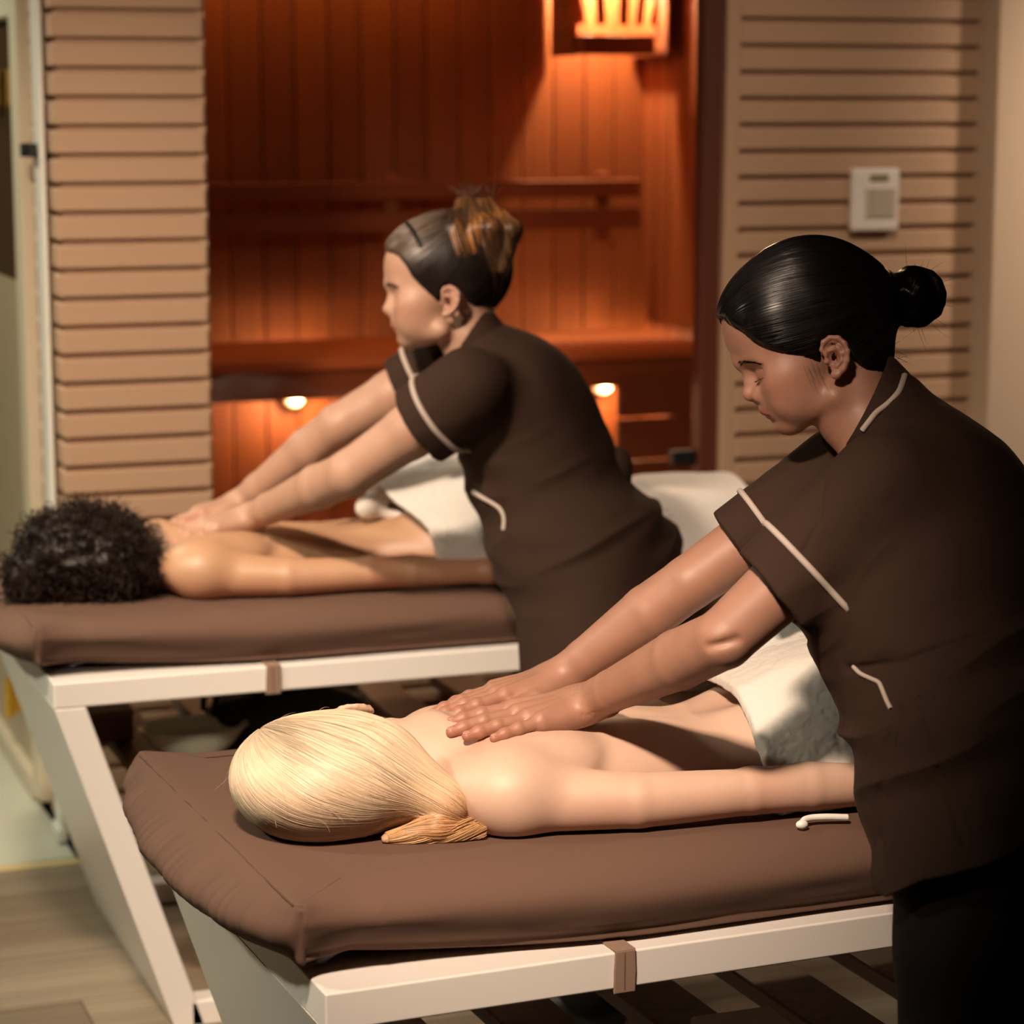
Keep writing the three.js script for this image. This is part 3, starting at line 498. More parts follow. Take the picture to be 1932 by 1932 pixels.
// A hand lying palm down: wrist, direction of the fingers, back-of-hand normal, side of the thumb.
function handField(W, D, N, thumbSide, o = {}) {
  D = D.clone().normalize(); const S = new THREE.Vector3().crossVectors(D, N).normalize().multiplyScalar(thumbSide); N = new THREE.Vector3().crossVectors(S, D).multiplyScalar(thumbSide).normalize(); if (N.dot(o.up || V(0, 1, 0)) < 0) N.negate();
  const k = o.size ?? 1, P = (d, s, n) => W.clone().addScaledVector(D, d * k).addScaledVector(S, s * k).addScaledVector(N, n * k);
  const F = new Field(), bend = o.bend ?? [0.05, 0.16, 0.12], arch = o.drop ?? 0, tips = [];
  const spread = o.spread ?? [0.14, 0.03, -0.07, -0.17], len = [[0.041, 0.024, 0.019], [0.045, 0.027, 0.020], [0.042, 0.025, 0.020], [0.033, 0.019, 0.018]], rad = [[0.0092, 0.0084, 0.0076, 0.0062], [0.0094, 0.0086, 0.0077, 0.0063], [0.0090, 0.0082, 0.0073, 0.0060], [0.0080, 0.0072, 0.0065, 0.0054]];
  const root = [[0.083, 0.027], [0.087, 0.008], [0.083, -0.011], [0.074, -0.029]];
  const palm = new Field();
  for (let i = 0; i < 4; i++) palm.add(cone(P(0.012, 0.018 - i * 0.0125, 0.0), P(root[i][0], root[i][1], -arch * 0.4), 0.0135, 0.0112), 0.012);
  palm.add(egg(P(0.045, 0.022, -0.010), [0.030 * k, 0.016 * k, 0.013 * k], D, N), 0.014);
  palm.add(egg(P(0.042, -0.022, -0.008), [0.034 * k, 0.013 * k, 0.012 * k], D, N), 0.014);
  palm.add(cone(P(-0.03, 0.004, 0.0), P(0.015, 0.010, 0), 0.0185, 0.0150), 0.02); palm.add(cone(P(-0.03, -0.006, 0.0), P(0.015, -0.012, 0), 0.0185, 0.0145), 0.02);
  palm.add(ball(P(-0.012, -0.020, 0.008), 0.0085), 0.012);                       // ulna's knob
  for (let i = 0; i < 4; i++) palm.add(cone(P(0.03, root[i][1] * 0.55, 0.0105), P(root[i][0], root[i][1], 0.0085 - arch * 0.4), 0.0030, 0.0046), 0.008);   // tendons and knuckles
  F.add(palm);
  for (let i = 0; i < 4; i++) {
    const f = new Field(); let a = -(o.fall ?? 0.08), p = P(root[i][0], root[i][1], -arch * 0.4 + 0.001), side = spread[i] + (o.swing ?? 0);
    for (let j = 0; j < 3; j++) {
      a -= bend[j] * (1 + 0.12 * (i % 2 ? 1 : -1));
      const dir = D.clone().multiplyScalar(Math.cos(a) * Math.cos(side)).addScaledVector(S, Math.sin(side) * Math.cos(a)).addScaledVector(N, Math.sin(a));
      const q = p.clone().addScaledVector(dir, len[i][j] * k * (j === 2 ? 0.82 : 1));
      f.add(cone(p, q, rad[i][j] * k, rad[i][j + 1] * k), 0.003);
      if (j < 2) f.add(egg(q, [0.0075 * k, rad[i][j + 1] * 1.12 * k, rad[i][j + 1] * 1.06 * k], dir, N), 0.004);
      if (j === 2) { const up = N.clone().addScaledVector(dir, -N.dot(dir)).normalize(); tips.push({ p: q.clone().addScaledVector(dir, -0.001), dir, up, r: rad[i][3] * k }); }
      p = q;
    }
    F.add(f, i ? 0.0045 : 0.0045);
  }
  const th = new Field(), tp = [P(0.018, 0.020, -0.006), P(0.050, 0.042 * (o.thumbOut ?? 1), -0.008), P(0.080, 0.050 * (o.thumbOut ?? 1), -0.009 - arch * 0.2), P(0.103, 0.050 * (o.thumbOut ?? 1), -0.012 - arch * 0.3)];
  th.add(cone(tp[0], tp[1], 0.0150 * k, 0.0118 * k)); th.add(cone(tp[1], tp[2], 0.0112 * k, 0.0092 * k), 0.004); th.add(cone(tp[2], tp[3], 0.0096 * k, 0.0072 * k), 0.004);
  F.add(th, 0.009);
  { const dir = tp[3].clone().sub(tp[2]).normalize(), up = N.clone().addScaledVector(dir, -N.dot(dir)).addScaledVector(S, 0.3).normalize(); tips.push({ p: tp[3], dir, up, r: 0.0072 * k }); }
  const reach = o.reach ?? 0.2;
  const out = { field: F, tips, P };
  return out;
}
function addNails(tips, mat, parent) {
  for (const t of tips) {
    const n = new THREE.SphereGeometry(1, 14, 8, 0, Math.PI * 2, 0, Math.PI * 0.42), side = new THREE.Vector3().crossVectors(t.dir, t.up);
    n.scale(t.r * 0.74, t.r * 0.30, t.r * 0.95);
    n.applyMatrix4(new THREE.Matrix4().makeBasis(side, t.up, t.dir.clone().negate()).setPosition(t.p.clone().addScaledVector(t.up, t.r * 0.735)));
    mesh('fingernail', n, mat, parent);
  }
}
const pore = (() => { const n = 256, d = new Uint8Array(n * n * 4), r = rng(3); for (let i = 0; i < n * n; i++) { const v = 128 + (r() - 0.5) * 120; d[i * 4] = d[i * 4 + 1] = d[i * 4 + 2] = v; d[i * 4 + 3] = 255; } const t = new THREE.DataTexture(d, n, n); t.wrapS = t.wrapT = THREE.RepeatWrapping; t.magFilter = THREE.LinearFilter; t.needsUpdate = true; return t; })();
const skinMat = (rough = 0.5, coat = 0.0) => new THREE.MeshPhysicalMaterial({ color: 0xffffff, vertexColors: true, roughness: rough, clearcoat: coat, clearcoatRoughness: 0.5, sheen: 0.25, sheenRoughness: 0.6, sheenColor: rgb(0.9, 0.45, 0.3) });
const fabricMat = (c, rough = 0.85) => new THREE.MeshPhysicalMaterial({ color: c, roughness: rough, sheen: 0.03, sheenRoughness: 0.5, sheenColor: rgb(0.5, 0.3, 0.2), specularIntensity: 0.35 });
const hairMat = (rough = 0.35, coat = 0) => new THREE.MeshPhysicalMaterial({ color: 0xffffff, vertexColors: true, roughness: rough, clearcoat: coat });
// polygon distance in a plane, negative inside
function polygon2(pts) { return (x, y) => { let d = Infinity, s = 1; for (let i = 0, j = pts.length - 1; i < pts.length; j = i++) { const [ax, ay] = pts[i], [bx, by] = pts[j], ex = bx - ax, ey = by - ay, wx = x - ax, wy = y - ay, t = clamp((wx * ex + wy * ey) / (ex * ex + ey * ey), 0, 1), qx = wx - ex * t, qy = wy - ey * t; d = Math.min(d, qx * qx + qy * qy); const c1 = y >= ay, c2 = y < by, c3 = ex * wy > ey * wx; if ((c1 && c2 && c3) || (!c1 && !c2 && !c3)) s = -s; } return s * Math.sqrt(d); }; }
// Follow a direction over a surface: start, flow(p) -> Vector3, length, steps; points stay lift above the surface.
function traced(field, p0, flow, length, steps, lift) {
  const pts = [], p = p0.clone(), h = length / steps, e = 0.0006, n = V();
  for (let i = 0; i <= steps; i++) {
    for (let k = 0; k < 2; k++) {
      const d = field(p.x, p.y, p.z) - lift;
      n.set(field(p.x + e, p.y, p.z) - field(p.x - e, p.y, p.z), field(p.x, p.y + e, p.z) - field(p.x, p.y - e, p.z), field(p.x, p.y, p.z + e) - field(p.x, p.y, p.z - e)).normalize();
      p.addScaledVector(n, clamp(-d, -0.01, 0.01));
    }
    const kept = p.clone(); kept.n = n.clone(); pts.push(kept);
    const v = flow(p, i / steps); if (!v) break;
    v.addScaledVector(n, -v.dot(n)); if (v.lengthSq() < 1e-10) break;
    p.addScaledVector(v.normalize(), h);
  }
  return pts;
}
function headFrame(o, pitch, yaw = 0, roll = 0) {
  const p = pitch * Math.PI / 180, X = CR.clone().multiplyScalar(-Math.cos(p)).addScaledVector(CU, -Math.sin(p)), Y = CR.clone().multiplyScalar(-Math.sin(p)).addScaledVector(CU, Math.cos(p));
  X.applyAxisAngle(Y, yaw * Math.PI / 180); Y.applyAxisAngle(X, roll * Math.PI / 180);
  const Z = new THREE.Vector3().crossVectors(X, Y);
  return { o, X, Y, Z, out: (x, y, z) => o.clone().addScaledVector(X, x).addScaledVector(Y, y).addScaledVector(Z, z), into: (x, y, z) => { x -= o.x; y -= o.y; z -= o.z; return [x * X.x + y * X.y + z * X.z, x * Y.x + y * Y.y + z * Y.z, x * Z.x + y * Z.y + z * Z.z]; } };
}
function placed(field, h) { // a Field given in another frame, usable inside a Field with culling
  const w = new Field();
  w.value = (x, y, z) => { const q = h.into(x, y, z); return field.value(q[0], q[1], q[2]); };
  w.near = (x, y, z, r) => { const q = h.into(x, y, z), f = field.near(q[0], q[1], q[2], r); const { o, X, Y, Z } = h; return (a, b, c) => { a -= o.x; b -= o.y; c -= o.z; return f(a * X.x + b * X.y + c * X.z, a * Y.x + b * Y.y + c * Y.z, a * Z.x + b * Z.y + c * Z.z); }; };
  return w;
}

// tailoring: a short sleeve, its hollow end, and cord sewn round it
function sleeveOf(sh, el, hemAt, r0, r1) {
  const dir = el.clone().sub(sh).normalize(), hem = sh.clone().addScaledVector(dir, hemAt), s = new Field();
  s.add(cone(sh, hem.clone().addScaledVector(dir, 0.05), r0, r1)); s.clip(halfspace(hem, dir), 0.004);
  return { s, dir, hem, n: dir };
}
const hollow = (S_, r) => new Field().add(cone(S_.hem.clone().addScaledVector(S_.dir, -0.035), S_.hem.clone().addScaledVector(S_.dir, 0.06), r, r + 0.004));
function ringOn(tv, c, n, from, most = 0.085) { const u = new THREE.Vector3().crossVectors(n, V(0.3, 0.9, 0.2)).normalize(), w = new THREE.Vector3().crossVectors(n, u), pts = []; for (let i = 0; i <= 56; i++) { const a = i / 56 * 2 * Math.PI, d = u.clone().multiplyScalar(Math.cos(a)).addScaledVector(w, Math.sin(a)); let t = from; for (let k = 0; k < 60; k++) { const p = c.clone().addScaledVector(d, t), q = tv(p.x, p.y, p.z); if (Math.abs(q) < 0.0004) break; t -= q * 0.8; if (t > 0.12) break; } pts.push(c.clone().addScaledVector(d, Math.min(t, most) + 0.0006)); } return pts; }
function cord(pts, w) { const s = new Strands(); s.add(pts, w, w, [1, 1, 1], 6); const q = s.geometry(); q.deleteAttribute('color'); return q; }
function walkIn(tv, u, v, from = 2.3) { let d = from; for (let i = 0; i < 90; i++) { const p = at(u, v, d), q = tv(p.x, p.y, p.z); if (q < 0.0006) break; d += q * 0.7; } return at(u, v, d); }
// ---------------------------------------------------------------- a client lying face down
// Axes of a table: along it from the head end, up from the mattress, and towards the near side.
function tableFrame(table) { const q = table.quaternion; return frameOf(V(table.position.x, TOP + 0.0985, table.position.z), V(1, 0, 0).applyQuaternion(q), V(0, 1, 0), V(0, 0, 1).applyQuaternion(q)); }
function frameOf(o, X, Y, Z) { return { o, X, Y, Z, matrix: new THREE.Matrix4().makeBasis(X, Y, Z).setPosition(o), out: (x, y, z) => o.clone().addScaledVector(X, x).addScaledVector(Y, y).addScaledVector(Z, z), into: (x, y, z) => { x -= o.x; y -= o.y; z -= o.z; return [x * X.x + y * X.y + z * X.z, x * Y.x + y * Y.y + z * Y.z, x * Z.x + y * Z.y + z * Z.z]; } }; }
function clientField(o) {                                    // in the table's own axes
  const F = new Field(), zc = o.zc, hd = o.head;
  F.add(egg(V(0.395, 0.034, zc), [0.19, 0.070, 0.126]));
  F.add(egg(V(0.56, 0.030, zc), [0.19, 0.064, 0.114]), 0.05);
  F.add(egg(V(0.80, 0.045, zc), [0.17, 0.085, 0.165]), 0.06);
  for (const s of [-1, 1]) {
    const sx = zc + s * (s > 0 ? 0.131 : 0.118), fs = s > 0 ? 0 : 0.03;
    F.add(egg(V(0.315, s > 0 ? 0.052 : 0.044, zc + s * 0.098), [0.090, 0.050, 0.074]), 0.04);
    F.add(egg(V(0.365, s > 0 ? 0.080 : 0.072, zc + s * 0.080), [0.068, 0.026, 0.048], V(1, -0.08, s * 0.25), V(0.05, 1, s * 0.3)), 0.03);
    F.add(ball(V(0.305, 0.042, sx), 0.050), 0.035);
    const el = V(0.595, 0.036, zc + s * 0.200), wr = V(0.845, 0.028, zc + s * 0.226), md = V(0.45, 0.034, zc + s * 0.176), fo = V(0.675, 0.036, zc + s * 0.206);
    F.add(cone(V(0.318, 0.039, sx), md, 0.043, 0.0345), 0.014).add(cone(md, el, 0.0345, 0.0285), 0.004);
    F.add(cone(el, fo, 0.0285, 0.0305), 0.004).add(cone(fo, wr, 0.0305, 0.0215), 0.004);
    F.add(ball(V(0.600, 0.050, zc + s * 0.198), 0.013), 0.015);
    F.add(egg(V(0.845, 0.080, zc + s * 0.075), [0.125, 0.075, 0.085]), 0.03);
    const kn = V(1.25, 0.045, zc + s * 0.085), an = V(1.60, 0.056, zc + s * 0.080);
    F.add(cone(V(0.88, 0.05, zc + s * 0.09), kn, 0.082, 0.054), 0.04); F.add(cone(kn, V(1.37, 0.052, zc + s * 0.083), 0.052, 0.054), 0.02); F.add(cone(V(1.37, 0.052, zc + s * 0.083), an, 0.054, 0.032), 0.02);
    F.add(cone(an, V(1.665, 0.060, zc + s * 0.078), 0.033, 0.031), 0.01).add(cone(V(1.665, 0.050, zc + s * 0.078), V(1.735, 0.012, zc + s * 0.082), 0.030, 0.020), 0.02);
    const hf = handField(wr, V(1, -0.06, s * 0.05), V(0, 1, 0.2 * s), s, { bend: [0.12, 0.2, 0.15], fall: 0.05 });
    F.add(hf.field, 0.012);
  }
  F.add(cone(V(0.165, hd.y - 0.014, hd.z), V(0.265, 0.060, zc), 0.046, 0.064), 0.03);
  F.add(cone(V(0.215, 0.060, lerp(hd.z, zc, 0.7)), V(0.36, 0.074, zc), 0.040, 0.044), 0.04);
  F.cut(cone(V(0.30, 0.128, zc), V(0.74, 0.116, zc), 0.014, 0.012), 0.045);
  F.add(placed(headField(), o.headFrame), 0.012);
  F.clip(halfspace(V(0, 0.0005, 0), V(0, -1, 0)), 0.006);
  return F;
}
// ---------------------------------------------------------------- the blond client on the near table
const near = tableFrame(table1);
const nearHead = frameOf(V(0.150, 0.060, -0.318), V(0.05, -0.30, -1).normalize(), V(-1, 0, -0.05).normalize(), new THREE.Vector3().crossVectors(V(0.05, -0.30, -1).normalize(), V(-1, 0, -0.05).normalize()));
nearHead.Y = new THREE.Vector3().crossVectors(nearHead.Z.normalize(), nearHead.X); 
const nearOpts = { zc: -0.325, head: { y: 0.066, z: -0.325 }, headFrame: frameOf(nearHead.o, nearHead.X, nearHead.Y, nearHead.Z) };
const nearField = clientField(nearOpts);
{
  const C = thing('person', 'blond client lying face down with bare back on the near table', 'person');
  const tone = { base: [0.60, 0.40, 0.295], red: [0.56, 0.24, 0.165], lip: [0.5, 0.2, 0.17] };
  const paint = (x, y, z) => {
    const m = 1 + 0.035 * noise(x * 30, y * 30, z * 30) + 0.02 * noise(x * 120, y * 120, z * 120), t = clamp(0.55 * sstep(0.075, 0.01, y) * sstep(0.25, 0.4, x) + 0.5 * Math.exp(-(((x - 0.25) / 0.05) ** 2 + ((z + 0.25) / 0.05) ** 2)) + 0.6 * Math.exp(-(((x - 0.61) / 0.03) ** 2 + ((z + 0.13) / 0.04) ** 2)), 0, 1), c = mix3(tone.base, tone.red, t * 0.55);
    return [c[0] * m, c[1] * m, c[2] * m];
  };
  const g = oriented(isosurface(nearField, [-0.04, -0.02, -0.70], [1.80, 0.19, -0.02], 0.0042, paint)).applyMatrix4(near.matrix);
  mesh('body', g, skinMat(0.52, 0.10), C);
  const hf = new Field();
  hf.add(egg(V(0.088, 0.064, -0.297), [0.104, 0.076, 0.112]));
  hf.add(egg(V(0.142, 0.068, -0.286), [0.062, 0.064, 0.088]), 0.04);
  hf.add(cone(V(0.165, 0.075, -0.262), V(0.222, 0.040, -0.205), 0.046, 0.030), 0.03);
  hf.add(cone(V(0.145, 0.006, -0.203), V(0.205, 0.017, -0.190), 0.006, 0.017), 0.006);
  hf.add(cone(V(0.205, 0.017, -0.190), V(0.256, 0.010, -0.184), 0.017, 0.009), 0.006);
  hf.clip(halfspace(V(0, 0.001, 0), V(0, -1, 0)), 0.004);
  hf.clip((x, y, z) => -(z + 0.372), 0.02); hf.items.pop();
  const W = V(0.030, 0.128, -0.350), G = V(0.250, 0.020, -0.186);
  const tint = (x, y, z) => { const root = Math.exp(-(((x - 0.030) / 0.028) ** 2 + ((y - 0.132) / 0.022) ** 2 + ((z + 0.300) / 0.05) ** 2)), warm = clamp(sstep(0.08, 0.22, x) * sstep(0.13, 0.04, y) + 0.35 * sstep(0.06, 0.0, y), 0, 1); let c = mix3([0.84, 0.64, 0.44], [0.62, 0.31, 0.13], warm * 0.95); c = mix3(c, [0.30, 0.22, 0.14], root * 0.7); return c; };
  const cap = oriented(isosurface(hf, [-0.06, -0.02, -0.46], [0.30, 0.19, -0.13], 0.0032, (x, y, z) => tint(x, y, z).map((v) => v * 0.86)));
  const S = new Strands(), r = rng(91), P = cap.attributes.position, hv = (x, y, z) => hf.value(x, y, z);
  const flow = (p) => { const a = p.clone().sub(W), b = G.clone().sub(p), la = a.length(), lb = b.length(); if (lb < 0.012) return null; return a.multiplyScalar(1 / (la * la + 0.0004)).addScaledVector(b, 1.25 / (lb * lb + 0.0004)).add(V(noise(p.x * 30, p.y * 30, p.z * 30) * 1.6, 0, noise(p.x * 30, p.z * 30, 9) * 1.6)); };
  for (let i = 0; i < 12500; i++) {
    const k = Math.floor(r() * P.count), p = V(P.getX(k), P.getY(k), P.getZ(k)); if (p.y < 0.004) continue;
    const lock = noise(p.x * 70, p.y * 70, p.z * 70), m = 0.74 + 0.42 * r() + 0.14 * lock, c = tint(p.x, p.y, p.z).map((v) => v * m);
    const lift = 0.0003 + 0.0012 * r() * r();
    S.add(traced(hv, p, flow, 0.055 + 0.05 * r(), 9, lift), 0.00036, 0.00013, c);
  }
  for (let i = 0; i < 90; i++) { const k = Math.floor(r() * P.count), p = V(P.getX(k), P.getY(k), P.getZ(k)); if (p.y < 0.03) continue; const d = flow(p) || V(1, 0, 0); d.normalize().add(V((r() - 0.5) * 1.2, 0.25 + r() * 0.5, (r() - 0.5) * 1.2)); const L = 0.02 + r() * 0.03, e = V(r() - 0.5, -0.2 - r() * 0.5, r() - 0.5), pts = []; for (let q = 0; q <= 7; q++) pts.push(p.clone().addScaledVector(d.clone().normalize(), L * q / 7).addScaledVector(e, L * 0.8 * (q / 7) ** 2)); S.add(pts, 0.00016, 0.00007, [0.62, 0.42, 0.24]); }
  for (let i = 0; i < 150; i++) { // twisted lock at the end
    const t0 = r(), a = r() * 6.28, pts = []; for (let q = 0; q <= 12; q++) { const t = q / 12, rr = lerp(0.006, 0.017, Math.sin(t * 2.4)) * (0.9 + 0.2 * t0), an = a + t * 2.6; pts.push(V(lerp(0.145, 0.262, t), Math.max(0.0015, lerp(0.008, 0.012, t) + rr * Math.sin(an)), lerp(-0.202, -0.184, t) + rr * 1.1 * Math.cos(an))); } const m = 0.7 + 0.6 * r(); S.add(pts, 0.0009, 0.0003, [0.60 * m, 0.34 * m, 0.15 * m]);
  }
  mesh('hair', mergeGeometries([cap, S.geometry()]).applyMatrix4(near.matrix), new THREE.MeshPhysicalMaterial({ color: 0xffffff, vertexColors: true, roughness: 0.42 }), C);
}
// a white terry towel over the hips
function towelGeometry(bodyF, o) {
  const drape = new Field(), zc = o.zc;
  drape.add(egg(V(0.80, 0.052, zc), [0.19, 0.092, 0.175])); for (const s of [-1, 1]) { drape.add(egg(V(0.845, 0.085, zc + s * 0.075), [0.14, 0.085, 0.095]), 0.06); drape.add(cone(V(0.88, 0.055, zc + s * 0.08), V(1.25, 0.045, zc + s * 0.075), 0.088, 0.066), 0.09); }
  drape.add(cone(V(0.70, 0.0, zc + 0.17), V(1.2, 0.0, zc + 0.15), 0.03, 0.03), 0.11); drape.add(cone(V(0.70, 0.0, zc - 0.17), V(1.2, 0.0, zc - 0.15), 0.03, 0.03), 0.11);
  if (o.extra) for (const e of o.extra) drape.add(e, 0.03);
  const F = new Field();
  F.add((x, y, z) => { let d = drape.value(x, y, z); const down = sstep(0.14, 0.02, y); d -= 0.004 + (0.016 * down + 0.003) * (1 - 2 * Math.abs(noise(x * 13 + 0.4 * noise(z * 6, 1, 1), o.seed, z * 2.2))) + 0.006 * noise(x * 9, y * 8, z * 5 + o.seed); return (Math.abs(d - 0.007) - 0.0068) * 0.8; });
  F.clip(o.edge, 0.004); F.clip((x, y, z) => x - o.end, 0.004); F.clip(halfspace(V(0, 0.0015, 0), V(0, -1, 0)), 0.002);
  F.clip((x, y, z) => Math.abs(z - zc) - o.half, 0.003);
  F.bump((x, y, z) => 0.0004 * noise(x * 230, y * 230, z * 230) + 0.0005 * noise(x * 110, y * 110, z * 110), 0.003);
  return oriented(isosurface(F, [0.55, -0.01, zc - o.half - 0.03], [o.end + 0.02, 0.24, zc + o.half + 0.03], o.cell, null, 0.02));
}
const terry = new THREE.MeshPhysicalMaterial({ color: rgb(0.70, 0.66, 0.60), roughness: 0.95, sheen: 0.15, sheenRoughness: 0.8, sheenColor: rgb(0.8, 0.75, 0.7) });
{
  const t = thing('towel', 'white terry towel draped over the hips of the blond client', 'towel');
  const g = towelGeometry(nearField, { zc: -0.330, half: 0.215, end: 1.22, seed: 3.3, cell: 0.0033, edge: (x, y, z) => (0.655 - 0.02 * sstep(-0.3, -0.14, z) + 0.004 * noise(z * 40, 2, 2) - x) * 0.9 });
  mesh('cloth', g.applyMatrix4(near.matrix), terry, t);
}
{
  const t = thing('handle', 'small white curved handle lying on the near mattress below the forearm', 'handle');
  const p = (x, y, z) => near.out(x, y, z), pts = [p(0.636, 0.006, -0.064), p(0.642, 0.009, -0.070), p(0.654, 0.010, -0.073), p(0.672, 0.010, -0.070), p(0.700, 0.008, -0.064)];
  mesh('shaft', tube(pts, 0.0042, 10, 30), whitePlastic, t); mesh('tip', new THREE.SphereGeometry(0.0062, 14, 10).scale(1.3, 0.9, 0.9).translate(pts[0].x, pts[0].y, pts[0].z), whitePlastic, t);
}
// ---------------------------------------------------------------- the therapist at the near table
const brownCloth = fabricMat(rgb(0.040, 0.0210, 0.0135)), darkTrousers = fabricMat(rgb(0.010, 0.006, 0.005)), pipingCloth = std(rgb(0.50, 0.41, 0.35), 0.85);
{
  const T = thing('person', 'woman in brown tunic with black hair bun massaging the blond client', 'person');
  const H = headFrame(at(1549, 683, 3.07), 20, 2, 0);
  const tone = { base: [0.355, 0.178, 0.118], red: [0.36, 0.125, 0.085], lip: [0.34, 0.10, 0.085] };
  const head = headField();
  // joints
  const neck0 = H.out(-0.022, -0.02, 0), neck1 = at(1685, 850, 3.04), chest = at(1730, 1000, 2.98), waist = at(1800, 1240, 2.86), hips = at(1835, 1470, 2.80);
  const onBack = (u, v, lift) => { let d = 2.6; for (let i = 0; i < 90; i++) { const p = at(u, v, d), l = near.into(p.x, p.y, p.z), q = nearField.value(...l); if (q < 0.0008) break; d += q * 0.75; } return at(u, v, Math.min(d, 3.4)).addScaledVector(V(0, 1, 0), lift); };
  const sL = at(1672, 922, 2.85), eL = at(1366, 1205, 2.86), wL = onBack(1100, 1366, 0.026), sR = at(1590, 900, 3.16), eR = at(1300, 1100, 3.17), wR = near.out(0.455, 0.130, -0.405);
  const body = new Field();
  body.add(placed(head, H));
  body.add(cone(H.out(-0.036, -0.012, 0), at(1618, 785, 3.06), 0.046, 0.045), 0.02); body.add(cone(at(1618, 785, 3.06), neck1, 0.045, 0.046), 0.02);
  body.add(cone(neck1, chest, 0.050, 0.10), 0.03);
  body.add(cone(chest, waist, 0.10, 0.085), 0.05); body.add(cone(waist, hips, 0.085, 0.10), 0.05);
  body.add(cone(neck1.clone().lerp(chest, 0.3), sL, 0.045, 0.045), 0.02); body.add(cone(neck1.clone().lerp(chest, 0.3), sR, 0.045, 0.045), 0.02);
  const arm = (s, e, w, k) => {
    const el = e.clone().lerp(s, 0.5), fo = e.clone().lerp(w, 0.30), wr = e.clone().lerp(w, 0.78);
    body.add(cone(s, el, 0.046 * k, 0.0420 * k), 0.02).add(cone(el, e, 0.0420 * k, 0.0355 * k), 0.003).add(cone(e, fo, 0.0355 * k, 0.0365 * k), 0.004).add(cone(fo, wr, 0.0365 * k, 0.0265 * k), 0.003).add(cone(wr, w, 0.0265 * k, 0.0235 * k), 0.003);
  };
  arm(sL, eL, wL, 1); arm(sR, eR, wR, 1.0);
  const up = V(0, 1, 0);
  const hl = handField(wL, onBack(868, 1397, 0.0145).sub(wL), V(0, 1, 0.12), 1, { bend: [0.03, 0.06, 0.04], fall: 0.0, spread: [0.07, 0.01, -0.05, -0.10], size: 1.04 });
  const hr = handField(wR, near.out(0.292, 0.109, -0.398).sub(wR), V(0, 1, -0.1), -1, { bend: [0.03, 0.08, 0.08], fall: 0.02, spread: [0.07, 0.02, -0.05, -0.10], size: 1.04 });
  body.add(hl.field, 0.015); body.add(hr.field, 0.015);
  // folds of skin at the near elbow and wrist
  const bv = (x, y, z) => body.value(x, y, z), fold = (a, b, r, k) => { const p = walkIn(bv, ...a, 2.5), q = walkIn(bv, ...b, 2.5); body.cut(cone(p, q, r, r * 0.6), k); };
  fold([1388, 1208], [1338, 1220], 0.0016, 0.012); 
  const lineBump = (a, b, w, h) => { const ab = b.clone().sub(a), l2 = ab.lengthSq(); body.bump((x, y, z) => { const t = clamp(((x - a.x) * ab.x + (y - a.y) * ab.y + (z - a.z) * ab.z) / l2, 0, 1), d = Math.hypot(x - a.x - ab.x * t, y - a.y - ab.y * t, z - a.z - ab.z * t); return d < 3.5 * w ? h * Math.exp(-((d / w) ** 2)) * Math.sqrt(Math.sin(Math.PI * clamp(t, 0.02, 0.98))) : 0; }, 0.002); };
  for (const [a, b] of [[[1094, 1296], [1122, 1346]], [[1086, 1298], [1112, 1350]], [[1079, 1306], [1100, 1352]]]) lineBump(walkIn(bv, ...a, 2.5), walkIn(bv, ...b, 2.5), 0.0019, 0.0018);
  const bodyGeo = [];
  const paint = (x, y, z) => {
    const q = H.into(x, y, z);
    if (Math.hypot(q[0], q[1], q[2]) < 0.2 && q[1] > -0.1) return headPaint(q[0], q[1], q[2], tone);
    let t = 0; for (const p of [...hl.tips, ...hr.tips]) t = Math.max(t, Math.exp(-((Math.hypot(x - p.p.x, y - p.p.y, z - p.p.z) / 0.022) ** 2)));
    const m = 1 + 0.06 * noise(x * 50, y * 50, z * 50) + 0.03 * noise(x * 160, y * 160, z * 160), c = mix3(tone.base, tone.red, 0.6 * t);
    return [c[0] * m, c[1] * m, c[2] * m];
  };
  const inHead = (x, y, z, r) => { const q = H.into(x, y, z); return q[1] > -0.095 - r && q[0] > -0.15 && q[0] < 0.15 && q[1] < 0.25; };
  const lo = [0.6, 0.55, -3.4], hi = [1.75, 1.62, -2.0];
  const g = oriented(isosurface(body, lo, hi, 0.0027, paint));
  mesh('body', g, skinMat(0.5, 0.04), T);
  // hair: a smooth cap cut along the hairline, combed strands over it, and the bun
  const line = polygon2([[0.115, 0.100], [0.0985, 0.094], [0.0967, 0.082], [0.0880, 0.069], [0.0793, 0.0515], [0.0697, 0.0395], [0.0536, 0.0258], [0.0366, 0.014], [0.0224, 0.0046], [0.0112, -0.001], [0.0085, 0.006], [0.008, 0.018], [0.000, 0.0275], [-0.015, 0.0265], [-0.0255, 0.012], [-0.030, -0.012], [-0.045, -0.040], [-0.085, -0.055], [-0.2, 0.0], [-0.2, 0.25], [0.115, 0.25]]);
  const cap = new Field();
  cap.add(egg(V(-0.006, 0.062, 0), [0.1055, 0.0975, 0.0805])).add(egg(V(0.050, 0.066, 0), [0.0575, 0.0625, 0.0665]), 0.03).add(egg(V(-0.045, 0.0, 0), [0.045, 0.06, 0.052]), 0.03);
  cap.add(cone(V(-0.072, 0.055, 0), V(-0.128, 0.042, 0), 0.042, 0.018), 0.03);
  cap.clip((x, y, z) => line(x, y) , 0.006);
  const hairTone = (x, y, z) => { const m = 0.8 + 0.5 * noise(x * 300, y * 60, z * 300); return [0.007 * m, 0.0055 * m, 0.005 * m]; };
  const bunC = V(-0.1395, 0.0365, 0);
  const bunF = new Field(); bunF.add(egg(bunC, [0.036, 0.037, 0.034]));
